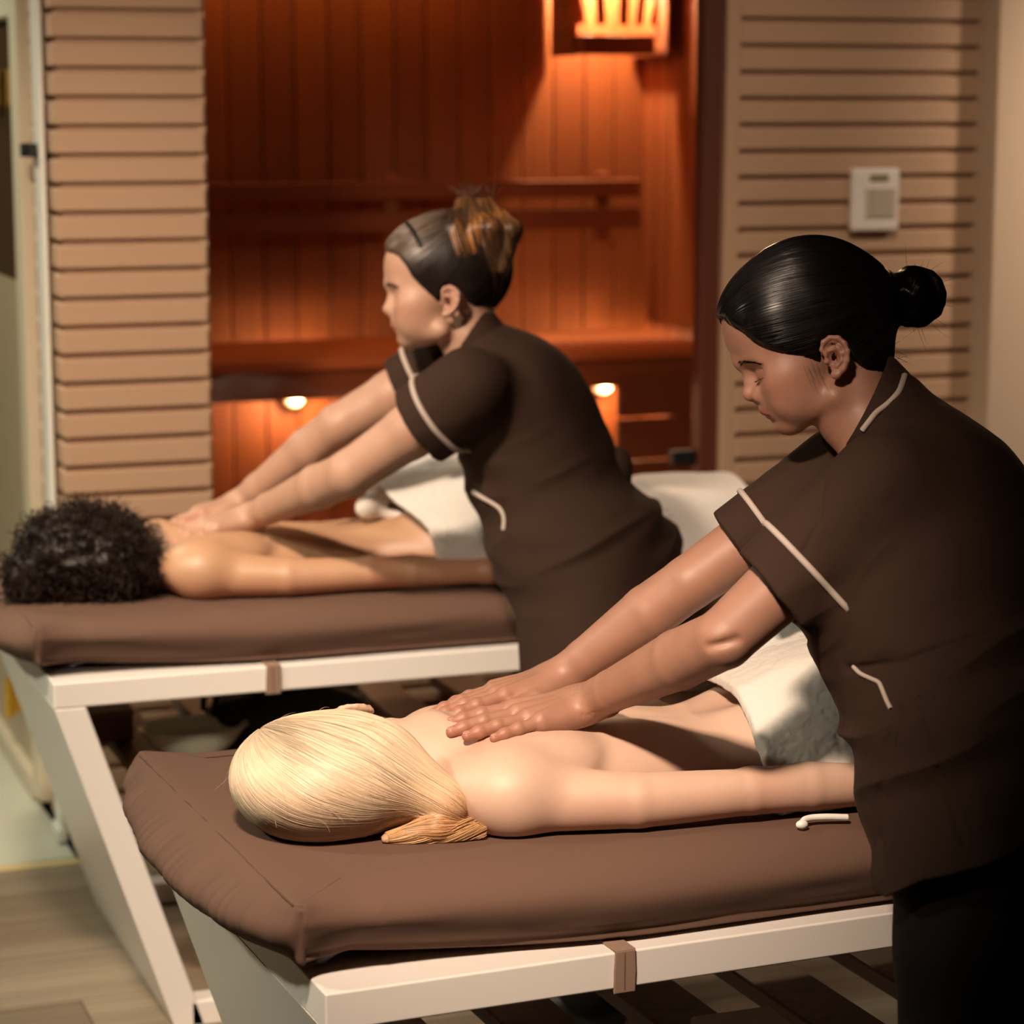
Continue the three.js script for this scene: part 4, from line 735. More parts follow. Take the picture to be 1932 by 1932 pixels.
  { const r = rng(4); for (let i = 0; i < 9; i++) { const a = r() * 6.28, ax = V(r() - 0.5, r() - 0.5, r() - 0.5).normalize(), u = new THREE.Vector3().crossVectors(ax, V(0, 1, 0.2)).normalize(), w = new THREE.Vector3().crossVectors(ax, u); let p = null; for (let k = 0; k <= 9; k++) { const t = a + k * 0.42, q = bunC.clone().addScaledVector(u, Math.cos(t) * 0.029).addScaledVector(w, Math.sin(t) * 0.029); if (p) bunF.add(cone(p, q, 0.0085, 0.0085), 0.004); p = q; } } }
  const hairF = new Field(); hairF.add(cap).add(bunF, 0.006);
  const hg = oriented(isosurface(hairF, [-0.19, -0.07, -0.09], [0.125, 0.18, 0.09], 0.003, hairTone));
  const S = new Strands(), r = rng(41), hv = (x, y, z) => hairF.value(x, y, z), P = hg.attributes.position;
  for (let i = 0; i < 6500; i++) {
    const k = Math.floor(r() * P.count), p = V(P.getX(k), P.getY(k), P.getZ(k)), inBun = p.distanceTo(bunC) < 0.05;
    const m = 0.6 + r() * 1.3, c = [0.008 * m, 0.006 * m, 0.0055 * m];
    if (inBun) { const ax = V(noise(p.x * 22, p.y * 22, 1), noise(p.y * 22, p.z * 22, 5), 0.8).normalize(); S.add(traced(hv, p, (q) => new THREE.Vector3().crossVectors(ax, q.clone().sub(bunC)), 0.05, 9, 0.0005), 0.0006, 0.0002, c); }
    else { const g0 = V(-0.112, 0.05, 0); S.add(traced(hv, p, (q) => (q.x < -0.108 ? null : g0.clone().sub(q)), 0.085, 12, 0.0004), 0.00045, 0.0002, c, 3, 0.7); }
  }
  for (let i = 0; i < 46; i++) { // loose ends round the bun and at the nape
    const a = r() * 6.28, e = (r() - 0.5) * 1.2, d = V(Math.cos(a) * 1.0, Math.sin(a), e).normalize(), p = i < 30 ? bunC.clone().addScaledVector(d, 0.034) : V(-0.075 - r() * 0.02, -0.03 + r() * 0.02, (r() - 0.5) * 0.05), q = V(-0.6 + r() * 0.5, r() - 0.6, r() - 0.5);
    const L = 0.010 + r() * 0.022, pts = []; for (let k = 0; k <= 6; k++) pts.push(p.clone().addScaledVector(i < 30 ? d : q.clone().normalize(), L * k / 6).addScaledVector(q, L * 0.5 * (k / 6) ** 2)); S.add(pts, 0.00022, 0.00008, [0.012, 0.009, 0.007]);
  }
  for (let i = 0; i < 16; i++) { const p = V(0.010 + r() * 0.026, -0.002 + r() * 0.008, -0.0665), pts = [], w = r(); for (let k = 0; k <= 8; k++) { const t = k / 8; pts.push(V(p.x + 0.010 * t * w - 0.012 * t * t, p.y - (0.02 + 0.025 * w) * t, p.z - 0.003 * Math.sin(t * 3) - 0.001)); } S.add(pts, 0.00009, 0.00004, [0.03, 0.02, 0.015]); }
  const toWorld = new THREE.Matrix4().makeBasis(H.X, H.Y, H.Z).setPosition(H.o);
  const hm = mesh('hair', mergeGeometries([hg, S.geometry()]).applyMatrix4(toWorld), new THREE.MeshPhysicalMaterial({ color: 0xffffff, vertexColors: true, roughness: 0.27, specularIntensity: 0.75 }), T);
  mesh('hair_tie', mergeGeometries([new THREE.SphereGeometry(0.0105, 20, 14).translate(-0.1030, 0.080, 0), new THREE.TorusGeometry(0.024, 0.006, 10, 28).rotateY(Math.PI / 2).rotateZ(-0.2).translate(-0.113, 0.046, 0)]).applyMatrix4(toWorld), std(rgb(0.01, 0.009, 0.009), 0.35), T);
  for (const z of [-1, 1]) {                                        // brows and lashes
    const B = new Strands(), E = new Strands();
    for (let i = 0; i < 120; i++) { const t = r(), p = V(lerp(0.0985, 0.0800, t ** 1.2), lerp(0.0325, 0.0205, t ** 1.5) + 0.003 * Math.sin(t * 2.6) + (r() - 0.5) * 0.0060 * (1 - t * 0.6), z * lerp(0.012, 0.046, t)); const q = traced((x, y, zz) => head.value(x, y, zz), p, () => V(-0.3, 0.25 - t * 0.5, z * 0.9), 0.007, 4, 0.0003); B.add(q, 0.00016, 0.00006, [0.05, 0.03, 0.022]); }
    for (let i = 0; i < 34; i++) { const t = i / 33, p = traced((x, y, zz) => head.value(x, y, zz), V(lerp(0.0885, 0.078, t), 0.0055, z * lerp(0.020, 0.041, t)), () => null, 0.001, 1, 0.0002)[0], d = V(0.9, -0.55, z * (0.1 + t * 0.6)).normalize(), pts = []; for (let k = 0; k <= 5; k++) pts.push(p.clone().addScaledVector(d, 0.0065 * k / 5).add(V(0, 0.0028 * (k / 5) ** 2, 0))); E.add(pts, 0.00022, 0.00006, [0.012, 0.009, 0.008]); }
    mesh('eyebrow', B.geometry().applyMatrix4(toWorld), hairMat(0.5), T); mesh('eyelashes', E.geometry().applyMatrix4(toWorld), hairMat(0.5), T);
  }
  addNails([...hl.tips, ...hr.tips], std(rgb(0.44, 0.22, 0.17), 0.3), T);

  // tunic
  const lat = CF.clone().setY(0).normalize(), front = CR.clone().negate(), spine = at(1715, 960, 2.98).sub(at(1850, 1480, 2.80)).normalize();
  const tun = new Field(), fr = front;
  const trunk = new Field();
  trunk.add(egg(at(1722, 995, 3.0), [0.122, 0.135, 0.160], fr, spine));
  trunk.add(egg(at(1762, 1060, 2.95), [0.138, 0.15, 0.165], fr, spine), 0.06);
  trunk.add(egg(at(1768, 1175, 2.90), [0.143, 0.115, 0.150], fr, spine), 0.05);
  trunk.add(egg(at(1800, 1300, 2.87), [0.128, 0.10, 0.150], fr, spine), 0.05);
  trunk.add(egg(at(1850, 1440, 2.82), [0.140, 0.14, 0.175], fr, spine), 0.05);
  trunk.add(cone(at(1842, 1480, 2.76), at(1836, 1720, 2.69), 0.110, 0.105), 0.05); trunk.add(cone(at(1842, 1480, 2.90), at(1836, 1720, 2.83), 0.110, 0.105), 0.05);
  trunk.add(cone(at(1668, 795, 3.048), at(1715, 900, 3.02), 0.066, 0.095), 0.04);
  { const e = at(1627, 812, 3.04).sub(at(1709, 709, 3.04)), n = new THREE.Vector3().crossVectors(e, CF).normalize(); if (n.dot(CR) > 0) n.negate(); trunk.clip(halfspace(at(1709, 709, 3.04), n), 0.008); }
  tun.add(trunk);
  const SL = sleeveOf(sL, eL, 0.176, 0.068, 0.060), SR = sleeveOf(sR, eR, 0.165, 0.066, 0.056);
  tun.add(SL.s, 0.035).add(SR.s, 0.035);
  // hollow the sleeve ends and the neck opening
  tun.cut(hollow(SL, 0.0475), 0.004).cut(hollow(SR, 0.0465), 0.004);
  tun.cut(cone(at(1610, 770, 3.06), at(1560, 845, 3.05), 0.050, 0.030), 0.01);
  tun.cut(halfspace(at(1676, 1662, 2.7), CU.clone().addScaledVector(CR, -0.46).negate().normalize().negate()), 0) ;
  tun.items.pop();
  tun.clip(halfspace(at(1676, 1662, 2.7), CU.clone().negate().addScaledVector(CR, 0.42).normalize()), 0.004);
  const ax = CR.clone().multiplyScalar(0.93).addScaledVector(CU, 0.37), ay = CR.clone().multiplyScalar(-0.37).addScaledVector(CU, 0.93), c0 = at(1780, 1180, 2.9);
  tun.bump((x, y, z) => {
    const px = x - c0.x, py = y - c0.y, pz = z - c0.z, a = px * ax.x + py * ax.y + pz * ax.z, b = px * ay.x + py * ay.y + pz * ay.z, c = px * CF.x + py * CF.y + pz * CF.z;
    const waist_ = Math.exp(-(((b + 0.03) / 0.11) ** 2)), n1 = 1 - Math.abs(noise(a * 4 + c * 2, b * 21, c * 4)) * 2;
    const skirt = sstep(-0.10, -0.22, b);
    return -0.0120 * waist_ * n1 - 0.0080 * skirt * (1 - 2 * Math.abs(noise(a * 20 + b * 7, b * 3, c * 10))) - 0.0035 * Math.exp(-(((b - 0.06) / 0.09) ** 2)) * sstep(0.05, -0.10, a) * (1 - 2 * Math.abs(noise(a * 9 + b * 12, b * 26 - a * 10, c * 5))) - 0.0025 * noise(a * 14, b * 18, c * 14) - 0.0008 * noise(a * 50, b * 50, c * 50);
  }, 0.012);
  const tv0 = (x, y, z) => tun.value(x, y, z), seamLine = (list, w, h) => { const ps = list.map((q) => walkIn(tv0, ...q)); for (let i = 0; i + 1 < ps.length; i++) { const a_ = ps[i], ab = ps[i + 1].clone().sub(a_), l2 = ab.lengthSq(); tun.bump((x, y, z) => { const t = clamp(((x - a_.x) * ab.x + (y - a_.y) * ab.y + (z - a_.z) * ab.z) / l2, 0, 1), d = Math.hypot(x - a_.x - ab.x * t, y - a_.y - ab.y * t, z - a_.z - ab.z * t); return d < 3 * w ? h * Math.exp(-((d / w) ** 2)) : 0; }, 0.004); } };
  seamLine([[1692, 1345], [1676, 1410], [1662, 1500], [1656, 1580], [1662, 1640]], 0.0075, 0.0075);
  seamLine([[1556, 905], [1546, 985], [1512, 1050]], 0.0030, 0.0022);
  seamLine([[1730, 1290], [1745, 1390], [1790, 1500], [1820, 1590]], 0.0040, 0.0028);
  seamLine([[1600, 1262], [1700, 1250], [1800, 1215], [1900, 1190]], 0.0045, 0.0040);
  const tg = oriented(isosurface(tun, [1.1, 0.45, -3.35], [2.05, 1.35, -2.0], 0.0040));
  mesh('tunic', tg, brownCloth, T);
  const tv = (x, y, z) => tun.value(x, y, z);
  // lines sewn on the surface: found by walking inwards from the seen side, then kept in place
  const onCloth = (u, v) => { let d = 2.3; for (let i = 0; i < 80; i++) { const p = at(u, v, d), q = tv(p.x, p.y, p.z); if (q < 0.0006) break; d += q * 0.7; } return at(u, v, d); };
  const trim = (pts, w) => mesh('piping', cord(pts, w), pipingCloth, T);
  trim(ringOn(tv, SL.hem.clone().addScaledVector(SL.dir, -0.046), SL.n, 0.08), 0.0042);
  trim(ringOn(tv, SR.hem.clone().addScaledVector(SR.dir, -0.046), SR.n, 0.08), 0.0042);
  const path = (list, n = 24) => new THREE.CatmullRomCurve3(list.map((q) => onCloth(...q))).getPoints(n);
  trim(path([[1610, 1258], [1622, 1270], [1640, 1279], [1658, 1288], [1664, 1300], [1672, 1320], [1681, 1338]]), 0.0028);
  // standing collar
  const col = new Field();
  const k0 = at(1632, 742, 3.058), k1 = at(1668, 800, 3.048);
  col.add(cone(k0, k1, 0.0570, 0.0660)).cut(cone(k0, k1, 0.0520, 0.0610));
  const planeOf = (a, b, keepRight) => { const p = at(...a, 3.05), e = at(...b, 3.05).sub(p), n = new THREE.Vector3().crossVectors(e, CF).normalize(); if ((n.dot(CR) > 0) === keepRight) n.negate(); return halfspace(p, n); };
  col.clip(planeOf([1676, 668], [1588, 842], true), 0.002);
  col.clip(planeOf([1722, 722], [1632, 836], false), 0.002);
  mesh('collar', oriented(isosurface(col, [1.2, 0.95, -3.35], [1.75, 1.4, -2.6], 0.0022)), brownCloth, T);
  { const cv = (x, y, z) => Math.min(col.value(x, y, z), tv(x, y, z)), hit = (u, v) => { let d = 2.5; for (let i = 0; i < 90; i++) { const p = at(u, v, d), q = cv(p.x, p.y, p.z); if (q < 0.0006) break; d += q * 0.7; } return at(u, v, d); };
    trim(new THREE.CatmullRomCurve3([[1707, 708], [1703, 722], [1694, 742], [1675, 762], [1653, 779], [1640, 795], [1627, 812]].map((q) => hit(...q))).getPoints(24), 0.0040); }
  // trousers and shoes
  const tr = new Field();
  for (const [a, b] of [[at(1842, 1500, 2.755), at(1850, 1790, 2.70)], [at(1842, 1500, 2.905), at(1850, 1790, 2.85)]]) { const f = V(b.x + 0.005, 0.09, b.z), k = V(lerp(b.x, f.x, 0.5), lerp(b.y, f.y, 0.35), lerp(b.z, f.z, 0.5)); tr.add(cone(a, b, 0.098, 0.092), 0.02).add(cone(b, k, 0.092, 0.080), 0.02).add(cone(k, f, 0.080, 0.066), 0.02); }
  tr.bump((x, y, z) => -0.004 * noise(x * 22, y * 4, z * 22), 0.006);
  mesh('trousers', oriented(isosurface(tr, [1.0, -0.02, -3.1], [1.8, 1.05, -1.9], 0.008)), darkTrousers, T);
  for (const d of [2.70, 2.85]) { const b = at(1850, 1790, d), c = V(b.x, 0, b.z), s = new Field(); s.add(cone(c.clone().add(V(0, 0.05, 0)), c.clone().addScaledVector(front, 0.15).add(V(0, 0.032, 0)), 0.045, 0.032)).add(cone(c.clone().add(V(0, 0.04, 0)), c.clone().addScaledVector(front, -0.03).add(V(0, 0.035, 0)), 0.04, 0.034), 0.02).clip(halfspace(V(0, 0.001, 0), V(0, -1, 0)), 0.002); mesh('shoe', oriented(isosurface(s, [c.x - 0.25, -0.02, c.z - 0.2], [c.x + 0.2, 0.15, c.z + 0.2], 0.007)), blackPlastic, T); }
}
// ---------------------------------------------------------------- the dark-haired client on the far table
const far = tableFrame(table2);
const farHX = V(0.03, -1, -0.04).normalize(), farHZ = new THREE.Vector3().crossVectors(farHX, V(-1, 0, 0)).normalize();
const farOpts = { zc: -0.305, head: { y: 0.075, z: -0.27 }, headFrame: frameOf(V(0.165, 0.055, -0.262), farHX, new THREE.Vector3().crossVectors(farHZ, farHX), farHZ) };
const farField = clientField(farOpts);
{
  const C = thing('person', 'dark curly-haired client lying face down on the far table', 'person');
  const tone = { base: [0.50, 0.285, 0.165], red: [0.55, 0.17, 0.10] };
  const paint = (x, y, z) => {
    const m = 1 + 0.05 * noise(x * 25, y * 25, z * 25), t = 0.8 * Math.exp(-(((x - 0.625) / 0.03) ** 2 + ((z + 0.11) / 0.035) ** 2)) + 0.3 * sstep(0.06, 0.01, y);
    let c = mix3(tone.base, tone.red, clamp(t, 0, 1));
    const ink = Math.exp(-((((x - 0.235) / 0.020) ** 4) + (((z + 0.235) / 0.040) ** 4))) * sstep(-0.5, 0.1, noise(x * 90, y * 90, z * 90) + 0.2);
    c = mix3(c, [0.17, 0.15, 0.13], 0.75 * ink);
    return [c[0] * m, c[1] * m, c[2] * m];
  };
  mesh('body', oriented(isosurface(farField, [-0.04, -0.02, -0.68], [1.80, 0.22, 0.02], 0.0055, paint)).applyMatrix4(far.matrix), skinMat(0.46, 0.15), C);
  const hf = new Field();
  hf.add(egg(V(0.098, 0.082, -0.255), [0.112, 0.078, 0.094])).add(egg(V(0.15, 0.062, -0.235), [0.082, 0.062, 0.085]), 0.04).add(ball(V(-0.005, 0.045, -0.235), 0.040), 0.03);
  hf.clip(halfspace(V(0, 0.001, 0), V(0, -1, 0)), 0.004);
  hf.bump((x, y, z) => 0.006 * noise(x * 55, y * 55, z * 55), 0.01);
  const cap = oriented(isosurface(hf, [-0.07, -0.01, -0.38], [0.26, 0.19, -0.13], 0.005, () => [0.012, 0.007, 0.005]));
  const S = new Strands(), r = rng(17), P = cap.attributes.position;
  for (let i = 0; i < 1700; i++) {
    const k = Math.floor(r() * P.count), p = V(P.getX(k), P.getY(k), P.getZ(k)); if (p.y < 0.006) continue;
    const n = V(cap.attributes.normal.getX(k), cap.attributes.normal.getY(k), cap.attributes.normal.getZ(k)), d = V(r() - 0.3, r() - 0.5, r() - 0.5).addScaledVector(n, 0.1).normalize(), u = new THREE.Vector3().crossVectors(d, n).normalize(), R = 0.004 + r() * 0.005, ph = r() * 6.28, pts = [], m = 0.5 + r() * 2.2, grey = r() < 0.06 && p.x < 0.03;
    for (let q = 0; q <= 14; q++) { const t = q / 14, a = ph + t * 9; pts.push(p.clone().addScaledVector(d, 0.026 * t).addScaledVector(n, R * (0.6 + Math.cos(a))).addScaledVector(u, R * Math.sin(a))); pts[q].y = Math.max(pts[q].y, 0.001); }
    S.add(pts, 0.0011, 0.0005, grey ? [0.05, 0.042, 0.034] : [0.012 * m, 0.0068 * m, 0.0045 * m]);
  }
  mesh('hair', mergeGeometries([cap, S.geometry()]).applyMatrix4(far.matrix), new THREE.MeshPhysicalMaterial({ color: 0xffffff, vertexColors: true, roughness: 0.45, specularIntensity: 0.45 }), C);
}
{
  const t = thing('towel', 'white terry towel bunched over the hips of the dark-haired client', 'towel');
  const extra = [cone(V(0.66, 0.135, -0.275), V(0.80, 0.150, -0.38), 0.012, 0.035), cone(V(0.80, 0.155, -0.40), V(0.88, 0.14, -0.46), 0.035, 0.05)];
  const roll = new Field(); roll.add(cone(V(0.645, 0.128, -0.285), V(0.675, 0.140, -0.305), 0.019, 0.015)).add(cone(V(0.675, 0.140, -0.305), V(0.77, 0.155, -0.350), 0.014, 0.028), 0.015).add(cone(V(0.77, 0.155, -0.350), V(0.86, 0.160, -0.420), 0.030, 0.040), 0.02).add(cone(V(0.66, 0.120, -0.29), V(0.74, 0.10, -0.27), 0.010, 0.014), 0.02);
  roll.bump((x, y, z) => 0.004 * noise(x * 26, y * 26, z * 40), 0.006);
  mesh('rolled_edge', oriented(isosurface(roll, [0.58, 0.06, -0.52], [0.95, 0.24, -0.20], 0.0045)).applyMatrix4(far.matrix), terry, t);
  mesh('cloth', towelGeometry(farField, { zc: -0.305, half: 0.225, end: 1.04, seed: 8.1, cell: 0.0045, extra, edge: (x, y, z) => (0.715 - 0.05 * sstep(0.10, 0.17, y) + 0.012 * noise(z * 14, 2, 2) - x) * 0.8 }).applyMatrix4(far.matrix), terry, t);
}
{
  const t = thing('sheet', 'white sheet over the lower legs of the dark-haired client', 'sheet');
  const F = new Field(), zc = -0.305, D = new Field();
  for (const s of [-1, 1]) D.add(cone(V(1.05, 0.05, zc + s * 0.08), V(1.62, 0.045, zc + s * 0.075), 0.078, 0.052), 0.10);
  D.add(cone(V(1.05, 0.0, zc + 0.19), V(1.9, 0.0, zc + 0.17), 0.02, 0.02), 0.12).add(cone(V(1.27, 0.085, -0.40), V(1.46, 0.085, -0.44), 0.040, 0.035), 0.05);
  F.add((x, y, z) => { const d = D.value(x, y, z) - 0.004 - 0.007 * noise(x * 10 + z * 6, y * 6, z * 4) - 0.004 * noise(x * 22 - z * 16, y * 9, z * 9); return (Math.abs(d - 0.004) - 0.0035) * 0.8; });
  F.clip((x, y, z) => 1.055 - x, 0.004); F.clip((x, y, z) => (x - 1.482 - 0.5 * sstep(0.085, 0.055, y)) * 0.5, 0.004); F.clip(halfspace(V(0, 0.0015, 0), V(0, -1, 0)), 0.002); F.clip((x, y, z) => Math.abs(z - zc) - 0.27, 0.003);
  mesh('cloth', oriented(isosurface(F, [1.02, -0.01, -0.62], [2.0, 0.2, 0.02], 0.0055, null, 0.02)).applyMatrix4(far.matrix), std(rgb(0.88, 0.84, 0.78), 0.9), t);
}
// ---------------------------------------------------------------- the therapist at the far table
{
  const T = thing('person', 'woman in brown tunic with highlighted updo massaging the dark-haired client', 'person');
  const Dh = 4.34, K = 1.065, H0 = headFrame(at(843, 575, Dh), 0, 0, 0);
  const H = { ...H0, X: H0.X, Y: H0.Y, Z: H0.Z };
  const tone = { base: [0.48, 0.275, 0.185], red: [0.47, 0.17, 0.115], lip: [0.46, 0.13, 0.11] };
  const head1 = headField(), head = new Field();                     // a slightly larger head
  head.value = (x, y, z) => K * head1.value(x / K, y / K, z / K);
  head.near = (x, y, z, r) => { const f = head1.near(x / K, y / K, z / K, r / K); return (a, b, c) => K * f(a / K, b / K, c / K); };
  const body = new Field();
  const neck1 = at(925, 690, 4.34), chest = at(1000, 800, 4.33), waist = at(1050, 940, 4.32), hips = at(1100, 1080, 4.31);
  const sL = at(890, 735, 4.19), eL = at(660, 893, 4.27), sR = at(845, 690, 4.47), eR = at(640, 803, 4.50);
  const wL = far.out(0.415, 0.128, -0.255), wR = far.out(0.42, 0.135, -0.365);
  body.add(placed(head, H));
  body.add(cone(H.out(-0.036, -0.012, 0), at(885, 640, 4.34), 0.048, 0.048), 0.02).add(cone(at(885, 640, 4.34), neck1, 0.048, 0.052), 0.02).add(cone(neck1, chest, 0.055, 0.10), 0.03).add(cone(chest, waist, 0.10, 0.09), 0.04).add(cone(waist, hips, 0.09, 0.1), 0.04);
  body.add(cone(neck1, sL, 0.045, 0.045), 0.02).add(cone(neck1, sR, 0.045, 0.045), 0.02);
  for (const [s, e, w] of [[sL, eL, wL], [sR, eR, wR]]) { const el = e.clone().lerp(s, 0.5), fo = e.clone().lerp(w, 0.3), wr = e.clone().lerp(w, 0.8); body.add(cone(s, el, 0.052, 0.047), 0.02).add(cone(el, e, 0.047, 0.040), 0.01).add(cone(e, fo, 0.040, 0.0395), 0.01).add(cone(fo, wr, 0.0395, 0.028), 0.01).add(cone(wr, w, 0.028, 0.025), 0.01); }
  const hl = handField(wL, far.out(0.262, 0.105, -0.245).sub(wL), V(0, 1, 0.12), 1, { bend: [0.05, 0.10, 0.05], fall: 0.10 }), hr = handField(wR, far.out(0.265, 0.108, -0.345).sub(wR), V(0, 1, -0.1), -1, { bend: [0.06, 0.12, 0.08], fall: 0.10 });
  body.add(hl.field, 0.015).add(hr.field, 0.015);
  const paint = (x, y, z) => { const q = H.into(x, y, z).map((v) => v / K); if (Math.hypot(...q) < 0.2 && q[1] > -0.1) return headPaint(q[0], q[1], q[2], tone); let t = 0; for (const p of [...hl.tips, ...hr.tips]) t = Math.max(t, Math.exp(-((Math.hypot(x - p.p.x, y - p.p.y, z - p.p.z) / 0.025) ** 2))); return mix3(tone.base, tone.red, 0.8 * t).map((v) => v * (1 + 0.05 * noise(x * 50, y * 50, z * 50))); };
  mesh('body', oriented(isosurface(body, [0.8, 0.6, -4.9], [2.2, 1.7, -3.7], 0.0045, paint)), skinMat(0.5, 0.05), T);
  // hair: brown cap, twist of lighter strands at the back of the crown
  const line = polygon2([[0.115, 0.100], [0.1045, 0.094], [0.098, 0.085], [0.080, 0.078], [0.066, 0.060], [0.055, 0.040], [0.036, 0.018], [0.018, -0.006], [0.0105, -0.012], [0.0085, 0.006], [0.006, 0.020], [-0.003, 0.0275], [-0.015, 0.0265], [-0.0255, 0.014], [-0.034, 0.002], [-0.05, -0.016], [-0.085, -0.020], [-0.2, 0.0], [-0.2, 0.25], [0.115, 0.25]]);
  const cap = new Field();
  cap.add(egg(V(-0.006, 0.062, 0), [0.1035, 0.0965, 0.0800])).add(egg(V(0.050, 0.066, 0), [0.0570, 0.0610, 0.0660]), 0.03); cap.clip((x, y, z) => line(x, y), 0.006);
  const twist = new Field(); twist.add(egg(V(-0.058, 0.106, 0), [0.050, 0.062, 0.054], V(1, 0.25, 0), V(-0.25, 1, 0)));
  for (let i = -3; i <= 3; i++) { const a = i / 3; twist.add(cone(V(-0.030 - 0.008 * Math.abs(a), 0.172 - 0.018 * Math.abs(a), a * 0.026), V(-0.045 - 0.030 * (i % 2 ? 1 : 0), 0.120, a * 0.058), 0.010, 0.017), 0.008).add(cone(V(-0.045 - 0.030 * (i % 2 ? 1 : 0), 0.120, a * 0.058), V(-0.070, 0.050, a * 0.044), 0.017, 0.012), 0.006); }
  for (const [x0, x1] of [[-0.020, -0.018], [-0.045, -0.050], [-0.075, -0.088], [-0.095, -0.108]]) twist.add(cone(V(x0 * 0.6 - 0.010, 0.168, -0.022), V(x1, 0.118, -0.052), 0.008, 0.016), 0.006).add(cone(V(x1, 0.118, -0.052), V(x1 * 0.75 - 0.012, 0.055, -0.050), 0.016, 0.010), 0.006);
  const hairF = new Field(); hairF.add(cap).add(twist, 0.006);
  const isTw = (p) => twist.value(p.x, p.y, p.z) < cap.value(p.x, p.y, p.z);
  const hg = oriented(isosurface(hairF, [-0.16, -0.06, -0.09], [0.125, 0.21, 0.09], 0.0045, (x, y, z) => (twist.value(x, y, z) < cap.value(x, y, z) ? [0.16, 0.07, 0.022] : mix3([0.012, 0.007, 0.005], [0.075, 0.045, 0.026], sstep(0.0, 0.07, x) * sstep(0.04, 0.09, y)))));
  const S = new Strands(), r = rng(23), P = hg.attributes.position, hv = (x, y, z) => hairF.value(x, y, z);
  for (let i = 0; i < 2200; i++) {
    const k = Math.floor(r() * P.count), p = V(P.getX(k), P.getY(k), P.getZ(k)), m = 0.6 + 0.8 * r();
    if (isTw(p)) { const band = noise(p.z * 80 + p.x * 30, 3, 1), c = band > -0.15 ? [0.46 * m, 0.19 * m, 0.05 * m] : [0.05 * m, 0.022 * m, 0.009 * m]; S.add(traced(hv, p, () => V(-0.25, -1, 0.1), 0.05, 7, 0.001), 0.0010, 0.0004, c); }
    else { const f = sstep(0.0, 0.07, p.x) * sstep(0.04, 0.09, p.y); S.add(traced(hv, p, (q) => V(-0.05, 0.12, 0).sub(q), 0.06, 8, 0.0006), 0.0007, 0.0003, mix3([0.014, 0.008, 0.006], [0.18, 0.11, 0.07], f * r()).map((v) => v * m)); }
  }
  for (let i = 0; i < 40; i++) { const a = r() * 3.14, pts = [], p = V(-0.02 - 0.06 * r(), 0.17 + 0.015 * r(), (r() - 0.5) * 0.05), d = V(Math.cos(a), 0.6, r() - 0.5).normalize(); for (let q = 0; q <= 5; q++) pts.push(p.clone().addScaledVector(d, 0.03 * q / 5)); S.add(pts, 0.0007, 0.0002, [0.10, 0.05, 0.02]); }
  const M4 = new THREE.Matrix4().makeBasis(H.X, H.Y, H.Z).setPosition(H.o).multiply(new THREE.Matrix4().makeScale(K, K, K));
  mesh('hair', mergeGeometries([hg, S.geometry()]).applyMatrix4(M4), hairMat(0.4), T);
  { const pts = []; for (let i = 0; i <= 24; i++) { const a = Math.PI * i / 24, z = Math.cos(a) * 0.074, p = V(0.072 - 0.05 * Math.abs(Math.cos(a)) ** 2, 0.03 + 0.110 * Math.sin(a), z); let q = p.clone(); for (let k = 0; k < 20; k++) { const d = hv(q.x, q.y, q.z); q.add(q.clone().sub(V(0, 0.06, 0)).normalize().multiplyScalar(-d * 0.8)); } if (q.y > 0.075) pts.push(q); } mesh('hair_band', cord(pts, 0.0042).applyMatrix4(M4), blackPlastic, T); }
  for (const z of [-1, 1]) { const B = new Strands(); for (let i = 0; i < 90; i++) { const t = r(), p = V(lerp(0.0985, 0.0800, t ** 1.2), lerp(0.0325, 0.0235, t ** 1.5) + 0.003 * Math.sin(t * 2.6) + (r() - 0.5) * 0.006 * (1 - t * 0.6), z * lerp(0.012, 0.046, t)); B.add(traced((x, y, zz) => head1.value(x, y, zz), p, () => V(-0.3, -0.1, z * 0.9), 0.008, 3, 0.0003), 0.0003, 0.0001, [0.05, 0.03, 0.02]); } mesh('eyebrow', B.geometry().applyMatrix4(M4), hairMat(0.5), T); }
  // tunic
  const front = CR.clone().negate(), spine = at(985, 760, 4.34).sub(at(1110, 1060, 4.31)).normalize(), trunk = new Field(), tun = new Field();
  trunk.add(egg(at(985, 775, 4.34), [0.118, 0.130, 0.165], front, spine));
  trunk.add(egg(at(1015, 850, 4.34), [0.128, 0.130, 0.160], front, spine), 0.05);
  trunk.add(egg(at(1035, 925, 4.33), [0.130, 0.11, 0.150], front, spine), 0.05);
  trunk.add(egg(at(1105, 1045, 4.31), [0.168, 0.13, 0.180], front, spine), 0.05);
  trunk.add(cone(at(1110, 1080, 4.23), at(1115, 1300, 4.18), 0.125, 0.118), 0.05).add(cone(at(1110, 1080, 4.40), at(1115, 1300, 4.35), 0.125, 0.118), 0.05);
  trunk.add(cone(at(905, 665, 4.34), at(960, 730, 4.34), 0.062, 0.09), 0.04);
  tun.add(trunk);
  const SL = sleeveOf(sL, eL, 0.115, 0.075, 0.070), SR = sleeveOf(sR, eR, 0.10, 0.072, 0.064);
  tun.add(SL.s, 0.03).add(SR.s, 0.03).cut(hollow(SL, 0.055), 0.004).cut(hollow(SR, 0.053), 0.004);
  tun.cut(cone(at(890, 640, 4.34), at(850, 668, 4.34), 0.050, 0.040), 0.01);
  tun.bump((x, y, z) => { const px = x - hips.x, py = y - hips.y, b = py, a = px * 0.93 + py * 0.35; return -0.007 * Math.exp(-(((b - 0.10) / 0.12) ** 2)) * (1 - 2 * Math.abs(noise(a * 6, (py - px * 0.45) * 24, z * 5))) - 0.004 * noise(x * 14, y * 14, z * 14) - 0.003 * sstep(0, -0.1, b) * noise(a * 24, y * 3, z * 10); }, 0.015);
